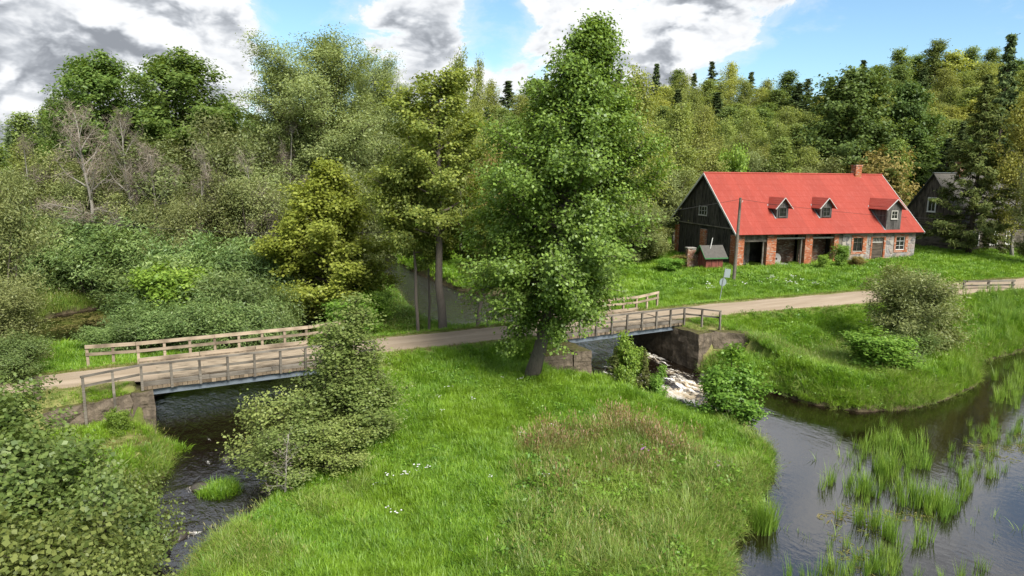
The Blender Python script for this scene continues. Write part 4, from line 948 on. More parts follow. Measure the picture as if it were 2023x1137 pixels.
g0, g1 = np.array(at(1903, 574, -.15)), np.array(at(1999, 572, -.15)); gd = (g1-g0); gl_ = np.linalg.norm(gd); ga = math.atan2(gd[1], gd[0])
gr = thing('guard_rail', 'short weathered wooden guard rail beside the road at the right edge', 'guard rail', (g0[0], g0[1], hz(*g0)), ga)
for k in range(3):
    q = g0+gd*k/2; zq = hz(*q)-hz(*g0); mb = MB(); mb.box((gl_*k/2-.08, -.08, zq-.3), (gl_*k/2+.08, .08, .84)); mb.build('post', M['wood_grey'], gr)
for z, h in ((.76, .17), (.38, .15)):
    for k in range(2): mb = MB(); mb.box((gl_*k/2-.15*(k == 0)+.004, -.135, z-h/2), (gl_*(k+1)/2+.15*(k == 1)-.004, -.085, z+h/2), jit=.008); mb.build('rail', M['wood_grey'], gr)
bx_, by_ = at(76, 806, -.6)
mb = MB(); mb.tube([(0, 0, -.3), (0, 0, .4), (.02, 0, .82)], [.16, .15, .14], 10); o = mb.build('concrete_post', M['concrete']); o.location = (bx_, by_, hz(bx_, by_)); tag(o, 'short mossy concrete marker post on the left bank', 'post')
dx_, dy_ = at(735, 742, -.5)
for k in range(5):
    mb = MB(); rr = random.Random(k); L_ = rr.uniform(.9, 1.3); mb.tube([(-L_/2, 0, 0), (0, rr.uniform(-.03, .03), .02), (L_/2, 0, 0)], [.07, .08, .065], 8)
    o = mb.build('old_log', M['bark_dark']); o.rotation_euler = (rr.uniform(0, 3), rr.uniform(-.06, .06), .4+rr.uniform(-.2, .2)); ox, oy = dx_+.05*(k-2), dy_+[-.2, 0, .2, -.1, .1][k]
    o.location = (ox, oy, hz(ox, oy)+(.07 if k < 3 else .21)); tag(o, 'short old log, '+['nearest of the bottom three', 'middle of the bottom three', 'farthest of the bottom three', 'nearer of the top two', 'farther of the top two'][k]+' in the small woodpile', 'log', 'logs in the woodpile')
# pale shed glimpsed between the trees left of the barn
qx, qz = zat(1288, 350, 106); qg = hz(qx, 106)
shed = thing('pale_shed', 'pale walled shed half hidden by trees left of the barn gable', 'shed', (qx, 106, qg-.3), .2)
mb = MB(); mb.box((-2.2, 0, 0), (2.2, 4, 3.4)); mb.build('wall', M['pale_wall'], shed)
mb = MB(); mb.add([(-2.6, -.4, 3.2), (2.6, -.4, 3.2), (2.6, 2, 5.0), (-2.6, 2, 5.0), (-2.6, 4.4, 3.2), (2.6, 4.4, 3.2)], [(0, 1, 2, 3), (3, 2, 5, 4), (0, 3, 4), (1, 5, 2)]); mb.build('roof', M['slate'], shed)
mb = MB(); mb.box((-.9, -.04, .3), (.3, .02, 2.4)); mb.build('door', M['wood_door'], shed)
# ------------------------------------------------------------------ trees: tapered trunk with limbs + crown of many leaf faces
def unit(v): return v/(np.linalg.norm(v, axis=-1, keepdims=True)+1e-9)
def leaves_mesh(name, C, D, Nn, ln, wd, mat, fold=0.12):
    """rhombic leaves: centres C, directions D, normals Nn"""
    n = len(C); D = unit(D); S = unit(np.cross(Nn, D)); Nn = unit(np.cross(D, S))
    ln = ln[:, None]; wd = wd[:, None]
    V = np.empty((n, 4, 3)); V[:, 0] = C-D*ln*.5; V[:, 1] = C+S*wd*.5+Nn*wd*fold-D*ln*.05; V[:, 2] = C+D*ln*.5-Nn*ln*.08; V[:, 3] = C-S*wd*.5+Nn*wd*fold-D*ln*.05
    F = np.arange(n*4).reshape(n, 4)
    return mesh_np(name, V.reshape(-1, 3), F, mat)
def tree_meshes(seed, H=15., tr=.22, cb=.2, env=None, n_limb=34, elev=(10, 60), curve=.05, sub_k=1.5, sub_len=.42, sub_droop=0.0, n_leaf=20000, leaf=(.14, .10),
                spray=14, spray_r=.28, flat=.55, leaf_mat='leaf_alder', bark='bark_grey', lean=None, wob=.03, hang=0.0, up_bias=1.0, stems=1, stem_spread=.5, trunk_to=.95, sides=7, limb_r=.5, zpow=1.0, fork=None, bare_tip=0.0, fill=.12):
    rg = np.random.default_rng(seed); wood = MB(); env = env or (lambda t: math.sin(math.pi*min(1, max(.03, t))**.8))
    P0 = []; P1 = []; W8 = []
    for st_ in range(stems):
        a0 = rg.uniform(0, 6.28); sp = stem_spread if stems > 1 else 0
        base = np.array([math.cos(a0), math.sin(a0), 0])*sp*.35*rg.uniform(.4, 1); out = np.array([math.cos(a0), math.sin(a0), 0])*sp
        hs = H*(1 if st_ == 0 else rg.uniform(.72, 1.0)); n = 12; path = []
        w = np.cumsum(rg.normal(0, wob, (n+1, 2)), axis=0)*hs/6; w -= w[0]
        for k in range(n+1):
            f = k/n; p = base+out*f**1.2*hs*.22+np.array([w[k, 0], w[k, 1], hs*trunk_to*f])
            if lean is not None: p[:2] += np.array([np.interp(f, lean[0], lean[1]), np.interp(f, lean[0], lean[2])])
            path.append(p)
        path = np.array(path); r0 = tr*(1 if st_ == 0 else .75)
        rad = [r0*(1.25 if k == 0 else 1)*(1-(k/n)**1.1*.9)+.008 for k in range(n+1)]
        wood.tube(path, rad, sides)
        nl = max(3, int(n_limb/stems))
        for i in range(nl):
            f = cb+(1-cb)*((i+.5)/nl)**zpow; f = min(.985, f+rg.uniform(-.5, .5)/nl*(1-cb)); t = (f-cb)/(1-cb)
            k = f*n; k0 = min(n-1, int(k)); p = path[k0]*(1-(k-k0))+path[k0+1]*(k-k0); r_here = np.interp(k, range(n+1), rad)
            az = i*2.39996+rg.uniform(-.5, .5)
            L = max(.25, env(t)*rg.uniform(.72, 1.12)); e = math.radians(elev[0]+(elev[1]-elev[0])*t+rg.uniform(-10, 10))
            d = np.array([math.cos(az)*math.cos(e), math.sin(az)*math.cos(e), math.sin(e)]); pts = [p]; m = 5; q = p.copy()
            for j in range(m):
                d = unit(d+np.array([0, 0, curve])+rg.normal(0, .10, 3)); q = q+d*L/m; pts.append(q.copy())
            rl = min(r_here*.62, .018+.022*L*limb_r*2)
            wood.tube(pts, [rl*(1-.88*j/m) for j in range(m+1)], 5 if rl > .04 else 4, cap=False)
            pts = np.array(pts)
            for a, b in zip(pts[1:-1], pts[2:]): P0.append(a); P1.append(b); W8.append(.5)
            ns = max(2, int(L*sub_k)+1)
            for s in range(ns):
                g = .22+.78*(s+rg.uniform(0, 1))/ns; kk = min(m-1, int(g*m)); b0 = pts[kk]+(pts[kk+1]-pts[kk])*(g*m-kk)
                dd = unit(unit(pts[min(m, kk+1)]-pts[kk])*.75+rg.normal(0, .6, 3)*np.array([1, 1, .7])+np.array([0, 0, .12-sub_droop]))
                ls = L*sub_len*rg.uniform(.55, 1.1)*(1.05-.5*g)+.15; mid = b0+dd*ls*.5; dd2 = unit(dd+np.array([0, 0, -sub_droop-hang*.6])+rg.normal(0, .15, 3)); tip = mid+dd2*ls*.5
                rs_ = max(.006, rl*.3*(1-.5*g)); wood.tube([b0, mid, tip], [rs_, rs_*.7, rs_*.25], 3, cap=False)
                P0 += [b0, mid]; P1 += [mid, tip]; W8 += [.6*ls, 1.0*ls]
    P0 = np.array(P0); P1 = np.array(P1); W8 = np.array(W8); W8 = W8/W8.sum()
    ns = max(1, n_leaf//spray); ii = rg.choice(len(P0), ns, p=W8); u = rg.uniform(.1, 1.08, ns)[:, None]
    SC = P0[ii]+(P1[ii]-P0[ii])*u+rg.normal(0, fill, (ns, 3)); SD = unit(P1[ii]-P0[ii])
    C = np.repeat(SC, spray, 0); D0 = np.repeat(SD, spray, 0); n = len(C)
    off = rg.normal(0, 1, (n, 3))*spray_r*np.array([1, 1, flat])
    if hang: off[:, 2] -= np.abs(rg.normal(0, hang, n))
    C = C+off
    ctr = np.array([P0[:, 0].mean(), P0[:, 1].mean()])
    outw = np.zeros((n, 3)); outw[:, :2] = C[:, :2]-ctr; outw = unit(outw)
    Nn = unit(np.array([0, 0, up_bias])+outw*.45+rg.normal(0, .55, (n, 3)))
    D = unit(D0*.5+outw*.3+rg.normal(0, .7, (n, 3))+np.array([0, 0, -.25-hang*1.2])); D = unit(D-Nn*(D*Nn).sum(1, keepdims=True)*(0 if hang > .4 else 1))
    sz = rg.uniform(.5, 1.0, n)+rg.uniform(0, .55, n)
    keep = C[:, 2] > 0.05
    cr_ = leaves_mesh('crown', C[keep], D[keep], Nn[keep], (leaf[0]*sz)[keep], (leaf[1]*sz*rg.uniform(.8, 1.15, n))[keep], M[leaf_mat])
    tm = wood.mesh('trunk', M[bark], smooth=True)
    Vx = C[keep]; rad_ = np.percentile(np.hypot(Vx[:, 0]-ctr[0], Vx[:, 1]-ctr[1]), 93); top = np.percentile(Vx[:, 2], 99.7)
    return dict(trunk=tm, crown=cr_, r=rad_, h=top, ctr=ctr)
def put_tree(v, name, label, cat, x, y, h, r, rz=None, group=None, z=None, parts=('trunk', 'crown'), rnd=random):
    zb = hz(x, y) if z is None else z
    sx = r/v['r']; sz_ = h/v['h']; rz = rnd.uniform(0, 6.28) if rz is None else rz
    o = thing(name, label, cat, (x, y, zb-.05), rz, group); o.scale = (sx, sx, sz_)
    for p in parts:
        c = bpy.data.objects.new(p, v[p]); link(c, o)
    return o
def put_px(v, name, label, cat, px, top, Y, wpx, group=None, rz=None, base_px=None, hmin=1.0):
    """crown centre column px, top row, distance Y, crown width in pixels"""
    xt, zt = zat(px, top, Y); x = xt
    zb = hz(x, Y); dpt = Y*math.cos(PITCH)-(min(zt, 12)-CAM_H)*math.sin(PITCH)
    r = wpx/2*dpt/FPX; h = max(hmin, zt-zb)
    return put_tree(v, name, label, cat, x, Y, h, r, rz, group, zb)
ell = lambda R, p=.55, q=1.0: (lambda t: R*(max(0, t)**.35+.12)*(max(0, 1-t)**p)*q*1.25)
dome = lambda R: (lambda t: R*math.sqrt(max(.02, 1-t*t*.96)))

V_ = {}
# --- hero trees with meshes of their own
alder_env = lambda t: np.interp(t, [0, .06, .15, .32, .45, .58, .72, .84, .93, 1], [2.4, 3.5, 4.5, 5.0, 4.4, 3.6, 2.6, 1.7, 1.05, .4])
V_['alder_big'] = tree_meshes(1, 17.4, .36, .17, alder_env, 125, (-8, 58), .035, 1.9, .44, 0.02, 150000, (.15, .12), 14, .29, .6, 'leaf_alder', 'bark_grey', lean=([0, .12, .35, .7, 1], [0, .55, 1.25, 2.2, 3.0], [0, .1, .1, 0, 0]), wob=.010, limb_r=.6)
V_['maple'] = tree_meshes(2, 11.5, .2, .08, lambda t: np.interp(t, [0, .12, .3, .55, .8, 1], [2.8, 4.0, 4.2, 3.0, 1.7, .6]), 56, (5, 66), .05, 2.0, .42, 0, 56000, (.17, .15), 16, .27, .6, 'leaf_maple', 'bark_dark', up_bias=.8, wob=.02)
V_['lime'] = tree_meshes(3, 17, .26, .42, lambda t: np.interp(t, [0, .2, .5, .8, 1], [2.6, 4.2, 4.0, 2.8, 1.0]), 30, (5, 55), .06, 1.7, .42, 0, 25000, (.17, .14), 13, .25, .45, 'leaf_lime', 'bark_grey', wob=.018, sides=9)
V_['lime_b'] = tree_meshes(4, 12, .15, .5, lambda t: np.interp(t, [0, .3, .7, 1], [1.8, 3.2, 2.8, .8]), 22, (-5, 50), .02, 1.8, .45, .05, 21000, (.17, .14), 13, .25, .45, 'leaf_lime', 'bark_grey', wob=.03)
V_['willow'] = tree_meshes(5, 23, .6, .42, lambda t: np.interp(t, [0, .1, .35, .7, .9, 1], [4.5, 7.0, 7.6, 6.6, 4.8, 2.6]), 44, (20, 62), .05, 1.8, .40, .0, 90000, (.20, .08), 30, .46, .5, 'leaf_willow', 'bark_dark', stems=2, stem_spread=.35, hang=.0, limb_r=1.1, wob=.012, trunk_to=.86)
V_['ash'] = tree_meshes(6, 20, .3, .30, lambda t: np.interp(t, [0, .3, .6, .85, 1], [3.4, 4.9, 4.8, 3.8, 2.0]), 44, (15, 62), .05, 1.5, .42, 0, 42000, (.26, .15), 18, .38, .5, 'leaf_ash', 'bark_grey', limb_r=.7)
V_['dead'] = tree_meshes(7, 12, .2, .22, lambda t: np.interp(t, [0, .4, .8, 1], [3.2, 3.6, 2.6, .8]), 26, (5, 60), .03, 2.6, .5, .08, 4200, (.7, .022), 5, .18, .8, 'twig_dry', 'bark_pale', wob=.04, limb_r=.45, up_bias=.1)
V_['dead_b'] = tree_meshes(8, 10, .14, .15, lambda t: np.interp(t, [0, .4, .8, 1], [2.4, 2.9, 2.3, .8]), 24, (20, 70), .03, 2.6, .5, .05, 4200, (.65, .02), 5, .18, .8, 'twig_dry', 'bark_pale', stems=3, stem_spread=.5, wob=.04, limb_r=.3, up_bias=.1)
V_['sapling'] = tree_meshes(9, 8.6, .075, .06, lambda t: np.interp(t, [0, .2, .5, .8, 1], [2.0, 2.2, 1.35, .8, .25]), 64, (12, 55), .04, 2.4, .4, .02, 22000, (.105, .08), 11, .2, .6, 'leaf_sapling', 'bark_grey', stems=3, stem_spread=.6)
V_['sapling_b'] = tree_meshes(10, 5, .05, .05, lambda t: np.interp(t, [0, .3, .7, 1], [1.4, 1.9, 1.3, .4]), 44, (15, 60), .05, 3.0, .42, .02, 8500, (.10, .08), 11, .2, .6, 'leaf_sapling', 'bark_grey', stems=4, stem_spread=.8)
V_['young_alder'] = tree_meshes(11, 4.4, .06, .05, lambda t: np.interp(t, [0, .3, .65, 1], [1.2, 1.75, 1.2, .35]), 44, (15, 62), .06, 3.0, .42, 0, 13000, (.14, .115), 10, .17, .6, 'leaf_fresh', 'bark_dark', stems=4, stem_spread=.7)
V_['near_alder'] = tree_meshes(12, 5, .06, .04, lambda t: np.interp(t, [0, .35, .7, 1], [1.3, 1.9, 1.5, .5]), 46, (15, 65), .05, 2.6,   .45, .03, 12500, (.115, .10), 8, .22, .6, 'leaf_near', 'bark_dark', stems=5, stem_spread=.9)
# --- shared kinds
bush_env = lambda t: np.interp(t, [0, .3, .6, .85, 1], [1.1, 1.7, 1.6, 1.1, .5])
for k in range(3): V_['sallow%d' % k] = tree_meshes(20+k, 3.6, .05, .03, bush_env, 50, (30, 76), .05, 2.4, .45, 0, 15000, (.17, .05), 14, .22, .8, 'leaf_sallow', 'bark_dark', stems=7, stem_spread=1.0, up_bias=.7)
for k in range(2): V_['brush%d' % k] = tree_meshes(24+k, 8.5, .09, .08, lambda t: np.interp(t, [0, .3, .6, .85, 1], [1.9, 2.8, 2.8, 2.0, .8]), 52, (25, 70), .05, 1.8, .42, 0, 25000, (.17, .07), 14, .32, .7, 'leaf_brush', 'bark_grey', stems=5, stem_spread=.8, up_bias=.8)
V_['fresh_bush'] = tree_meshes(27, 3.4, .05, .03, bush_env, 46, (25, 70), .05, 2.4, .45, 0, 12000, (.15, .11), 12, .2, .6, 'leaf_fresh', 'bark_dark', stems=6, stem_spread=1.0)
V_['round_willow'] = tree_meshes(28, 4.6, .06, .02, lambda t: np.interp(t, [0, .3, .6, .85, 1], [2.0, 2.6, 2.4, 1.6, .7]), 80, (22, 78), .03, 2.4, .42, 0, 40000, (.15, .05), 14, .22, .8, 'leaf_willow', 'bark_dark', stems=9, stem_spread=1.1, up_bias=.6)
V_['brown_bush'] = tree_meshes(29, 5, .08, .04, lambda t: np.interp(t, [0, .3, .7, 1], [1.8, 2.6, 2.2, .7]), 50, (22, 70), .04, 2.0, .42, 0, 11000, (.2, .12), 14, .28, .6, 'leaf_brown', 'bark_dark', stems=5, stem_spread=.9)
for k in range(3): V_['birch%d' % k] = tree_meshes(30+k, 18, .17, .2, lambda t: np.interp(t, [0, .25, .5, .8, 1], [1.9, 2.8, 2.9, 2.0, .7]), 44, (20, 70), .0, 2.2, .45, .14, 16000, (.21, .12), 14, .32, .8, ['leaf_birch', 'leaf_birch', 'leaf_yellow'][k], 'bark_pale', hang=.75, sides=5)
for k in range(2): V_['aspen%d' % k] = tree_meshes(34+k, 18, .2, .18, lambda t: np.interp(t, [0, .25, .55, .8, 1], [2.0, 3.0, 2.9, 2.0, .7]), 44, (22, 70), .04, 2.0, .42, 0, 16000, (.22, .16), 14, .34, .7, 'leaf_aspen', 'bark_grey', sides=5)
V_['oak'] = tree_meshes(37, 17, .4, .12, lambda t: np.interp(t, [0, .2, .5, .8, 1], [4.6, 6.0, 5.8, 4.2, 1.6]), 50, (0, 60), .05, 1.3, .4, 0, 26000, (.34, .26), 20, .5, .5, 'leaf_oak', 'bark_dark', limb_r=.8)
V_['yellow_maple'] = tree_meshes(38, 15, .22, .15, lambda t: np.interp(t, [0, .25, .6, .85, 1], [2.6, 3.8, 3.5, 2.2, .8]), 40, (10, 62), .04, 1.5, .42, 0, 12000, (.31, .24), 16, .42, .5, 'leaf_yellow', 'bark_grey', sides=5)
def spruce(seed, H, R, n_leaf, mat, lf=(.34, .10), n=90):
    return tree_meshes(seed, H, .2, .05, lambda t: R*(1-t)**.9+.03, n, (-12, 28), .055, 2.2, .34, .10, n_leaf, lf, 12, .13, .35, mat, 'bark_dark', wob=.004, trunk_to=.985, hang=.10, sides=6, zpow=.85, limb_r=.35, fill=.06, up_bias=.9)
for k in range(3): V_['spruce%d' % k] = spruce(40+k, 20, 3.8+.4*k, 17000, 'needle', (.40, .14), 130)
V_['spruce_near'] = spruce(44, 16, 3.8, 27000, 'needle_olive', (.34, .075), 120)
V_['twigs'] = tree_meshes(46, 2.8, .02, .12, lambda t: np.interp(t, [0, .4, 1], [.7, .8, .25]), 22, (20, 60), .02, 3.0, .5, 0, 160, (.16, .02), 3, .06, .8, 'twig_dry', 'bark_pale', stems=2, stem_spread=.5, limb_r=.2, up_bias=.1)

tx, ty = at(1050, 742, -.72)
put_tree(V_['alder_big'], 'alder_tree', 'big dark green alder with leaning trunk beside the road between the bridges', 'tree', tx, ty, 17.9, V_['alder_big']['r'], 0.0)
put_px(V_['maple'], 'maple_tree', 'yellow green maple standing over the channel behind the left bridge', 'tree', 640, 322, 51, 235)
lx, ly = at(875, 641, -.3); put_tree(V_['lime'], 'lime_tree', 'tall thin lime with straight trunk at the roadside left of the big alder', 'tree', lx, ly, zat(860, 150, ly)[1]+2.2, 3.7, 1.0)
lx, ly = at(828, 641, -.3); put_tree(V_['lime_b'], 'lime_tree', 'slender crooked lime, leftmost trunk at the roadside before the river', 'tree', lx, ly, 13.0, 2.4, .3)
lx, ly = at(846, 632, -.5); put_tree(V_['lime_b'], 'lime_tree', 'thin lime trunk close beside the leftmost roadside trunk', 'tree', lx, ly, 11.0, 1.9, 2.6)
lx, ly = at(940, 632, -.4); o = put_tree(V_['lime_b'], 'lime_tree', 'short mossy leaning tree by the water, just left of the big alder', 'tree', lx, ly, 9.5, 2.9, 4.0); o.rotation_euler = (0, .20, 0)
put_px(V_['willow'], 'willow_tree', 'tall spreading willow with dark forked trunk rising above the thicket', 'tree', 590, 58, 68, 265, rz=2.2)
for px, top, Y, w, lab in [(178, 108, 74, 190, 'leftmost of the two tall ash trees on the left skyline'), (335, 104, 74, 215, 'wider right hand one of the two tall ash trees on the left skyline'), (435, 196, 82, 90, 'lower ash between the two tall ashes and the tall willow'), (120, 190, 80, 90, 'lower ash at the left foot of the leftmost tall ash')]:
    put_px(V_['ash'], 'ash_tree', lab, 'tree', px, top, Y, w)
put_px(V_['willow'], 'willow_tree', 'smaller open willow on the skyline right of the tall willow', 'tree', 735, 118, 84, 150, rz=.4)
for px, top, Y, w, k, lab in [(300, 285, 62, 150, 'dead', 'bare pale dead tree with crooked trunk in the left thicket'), (165, 200, 63, 165, 'dead', 'large bare dead crown below the leftmost ash'), (245, 215, 62, 110, 'dead', 'bare grey dead crown right of the large bare one'), (545, 215, 64, 90, 'dead_b', 'leafless grey brush below the tall willow'), (440, 290, 58, 130, 'dead_b', 'bare brown brush in the middle of the left thicket'), (530, 300, 57, 120, 'dead_b', 'bare brown brush right of the middle one, left of the maple'), (60, 270, 66, 120, 'dead_b', 'bare reddish brush at the left edge of the thicket'), (378, 330, 55, 110, 'dead_b', 'low bare brush under the wider ash')]:
    put_px(V_[k], 'dead_tree', lab, 'tree', px, top, Y, w)
# thicket of brushy trees on the left
rT = random.Random(21)
thick = [(20, 330, 66, 150), (95, 300, 68, 150), (210, 300, 68, 150), (330, 270, 64, 170), (400, 235, 68, 170), (470, 260, 64, 170), (560, 330, 60, 150), (660, 270, 68, 170), (730, 250, 72, 170), (690, 330, 60, 130), (150, 350, 65, 130), (250, 380, 64, 130), (420, 340, 57, 150), (500, 350, 56, 140), (350, 390, 53, 120), (800, 235, 128, 120), (700, 380, 64, 90), (870, 230, 126, 120), (945, 240, 122, 120), (600, 320, 74, 130), (520, 300, 74, 130)]
thick_names = ['at the left edge', 'left of the large bare crown', 'below the leftmost ash', 'under the wider ash', 'between the wider ash and the tall willow', 'left of the tall willow trunk', 'just left of the maple', 'right of the tall willow trunk', 'below the smaller open willow', 'behind the top of the maple', 'low at the left, behind the bluish willow scrub', 'beside the crooked dead trunk', 'in the middle of the thicket', 'near the middle, left of the maple', 'low beside the bare brown brush', 'behind the roadside limes', 'low behind the maple on its right', 'behind the tall lime crown', 'behind the big alder on its left', 'directly behind the tall willow', 'behind the thicket, left of the willow crown']
for (px, top, Y, w), nm in zip(thick, thick_names): put_px(V_['brush%d' % rT.randrange(2)], 'brush_tree', 'grey green brushy tree '+nm, 'tree', px, top, Y, w, 'brushy trees of the left thicket')
# willow scrub in front of it
scrub = [(60, 455, 61, 130), (130, 430, 62, 140), (205, 415, 62, 150), (280, 440, 60, 150), (355, 455, 51, 140), (430, 470, 50, 140), (500, 480, 50, 130), (15, 500, 60, 90), (265, 520, 59.5, 130), (330, 500, 48, 130), (420, 530, 46.5, 140), (490, 545, 46, 130), (550, 575, 45, 100), (30, 400, 62, 110), (170, 470, 60.5, 130)]
scrub_n = ['far left', 'left, above the dark backwater', 'highest part, left of the dead trunk', 'by the foot of the crooked dead trunk', 'middle of the back row', 'right of the middle of the back row', 'back row next to the maple', 'at the left picture edge beyond the dark backwater', 'middle row over the backwater', 'middle row right of the fresh green bush', 'second row right, above the left bridge', 'second row beside the maple', 'nearest the maple by the channel', 'top left corner of the scrub', 'left middle of the scrub']
for (px, top, Y, w), nm in zip(scrub, scrub_n): put_px(V_['sallow%d' % rT.randrange(3)], 'willow_shrub', 'grey green willow shrub, '+nm, 'shrub', px, top, Y, w, 'willow scrub behind the left bridge')
for px, top, Y, w, lab in [(345, 520, 46, 130, 'bright fresh green bush amid the willow scrub'), (700, 590, 46.0, 95, 'lush green bush on the tongue of land right of the left bridge'), (735, 575, 49, 70, 'reedy green bush on the bank below the leftmost roadside trunk'), (728, 545, 53, 70, 'pale bush on the far tip of the tongue of land'), (1000, 500, 74, 90, 'dense green bush on the far bank left of the big alder'), (1100, 480, 72, 140, 'leafy bush on the far bank behind the big alder'), (1190, 470, 71, 120, 'green bush on the far bank right of the big alder')]:
    put_px(V_['fresh_bush'], 'green_bush', lab, 'bush', px, top, Y, w)
row = [(200, 640, 40.2, 75), (250, 622, 41, 95), (300, 600, 42.0, 115), (365, 598, 42.5, 115), (430, 592, 43.2, 115), (495, 590, 43.8, 115), (550, 600, 44.2, 85), (270, 575, 44.5, 120), (400, 560, 45.5, 120)]
row_n = ['first from the left behind the far railing', 'second from the left behind the far railing', 'third from the left behind the far railing', 'fourth from the left behind the far railing', 'fifth from the left behind the far railing', 'sixth from the left behind the far railing', 'last before the channel behind the far railing', 'taller one behind the third', 'taller one behind the fourth']
for k, ((px, top, Y, w), nm) in enumerate(zip(row, row_n)): put_px(V_[['sallow0', 'sallow1', 'sallow2'][k % 3]], 'willow_shrub', 'olive green willow shrub, '+nm, 'shrub', px, top, Y, w, 'shrubs along the far railing')
# left edge and foreground left
for px, top, Y, w, k, lab in [(-25, 345, 40, 150, 'brush0', 'dense dark tree at the left edge behind the road'), (-5, 545, 34.5, 140, 'brush1', 'dark leafy shrub at the left edge over the road'), (30, 660, 32, 110, 'sallow1', 'low shrub at the left edge of the road')]:
    put_px(V_[k], 'edge_tree', lab, 'tree', px, top, Y, w)
for px, top, Y, w, lab in [(40, 790, 20.5, 300, 'broad leaved alder bush in the bottom left corner, leftmost'), (175, 905, 19.0, 235, 'broad leaved alder bush in the bottom left, second from the edge'), (60, 950, 16.5, 330, 'lowest alder bush in the bottom left corner'), (245, 885, 21.5, 140, 'slim alder bush leaning over the channel at bottom left'), (190, 1020, 16.5, 210, 'low alder bush by the water at the bottom left'), (-40, 700, 23, 220, 'tall alder bush cut by the left picture edge')]:
    put_px(V_['near_alder'], 'alder_bush', lab, 'bush', px, top, Y, w, 'alder bushes in the left foreground')
put_px(V_['sapling'], 'alder_sapling', 'tall young alder in front of the left bridge', 'tree', 650, 580, 28.5, 215, rz=.5)
for px, top, Y, w, lab in [(540, 760, 27.5, 170, 'shrubby sapling left of the tall young alder, over the water'), (700, 720, 28.0, 170, 'shrubby sapling right of the tall young alder on the grass'), (570, 830, 25.8, 170, 'low shrubby sapling at the water below the tall young alder'), (655, 820, 26.2, 150, 'low shrubby sapling below the tall young alder on the grass side')]:
    put_px(V_['sapling_b'], 'alder_sapling', lab, 'tree', px, top, Y, w, 'saplings round the tall young alder')
put_px(V_['twigs'], 'bare_sapling', 'thin bare birch sapling with pale stems on the island edge', 'tree', 553, 865, 24.2, 90)
for px, top, Y, w, lab in [(1452, 690, 35.6, 128, 'fresh green young alder on the pond edge of the island'), (1245, 655, 40.0, 66, 'young alder at the edge of the rapids, leftmost'), (1298, 720, 39.2, 42, 'low young alder at the edge of the rapids, rightmost')]:
    put_px(V_['young_alder'], 'young_alder', lab, 'tree', px, top, Y, w)
put_px(V_['spruce_near'], 'young_spruce', 'small dark spruce between the saplings by the rapids', 'tree', 1215, 685, 40.0, 42)
put_px(V_['spruce_near'], 'young_spruce', 'bright little conifer in the middle of the saplings by the rapids', 'tree', 1275, 690, 39.4, 40)
put_px(V_['round_willow'], 'willow_shrub', 'large round olive willow shrub on the right bank below the road', 'shrub', 1815, 530, 46.5, 172)
put_px(V_['fresh_bush'], 'green_bush', 'bright green bush on the right bank left of the round willow', 'bush', 1748, 655, 41.8, 118)
put_px(V_['sallow0'], 'willow_shrub', 'feathery grey green shrub right behind the bright bush on the right bank', 'shrub', 1800, 650, 43.5, 95)
bx0, by0 = at(238, 862, -1.8); put_tree(V_['fresh_bush'], 'green_bush', 'small leafy bush at the foot of the left wing wall', 'bush', bx0, by0, 1.1, .45)
for px, Y, h, r, lab in [(1178+450, 73.3, 1.7, .55, 'narrow light green bush before the third barn bay'), (1659, 73.9, 2.6, .8, 'tall green shrub at the last brick pillar of the barn'), (1690, 74.5, 1.3, .8, 'low brownish bush under the first barn window')]:
    x = zat(px, 520, Y)[0]; put_tree(V_['fresh_bush' if 'brown' not in lab else 'brown_bush'], 'green_bush', lab, 'bush', x, Y, h, r)
x, y = at(1345, 525, 0); put_tree(V_['brown_bush'], 'green_bush', 'yellowish bush left of the ruined brick wall', 'bush', x, y, 1.6, 1.2); x, y = at(1320, 530, -.1); put_tree(V_['fresh_bush'], 'green_bush', 'dark green bush in the grass left of the yellowish one', 'bush', x, y, 1.6, 1.4)

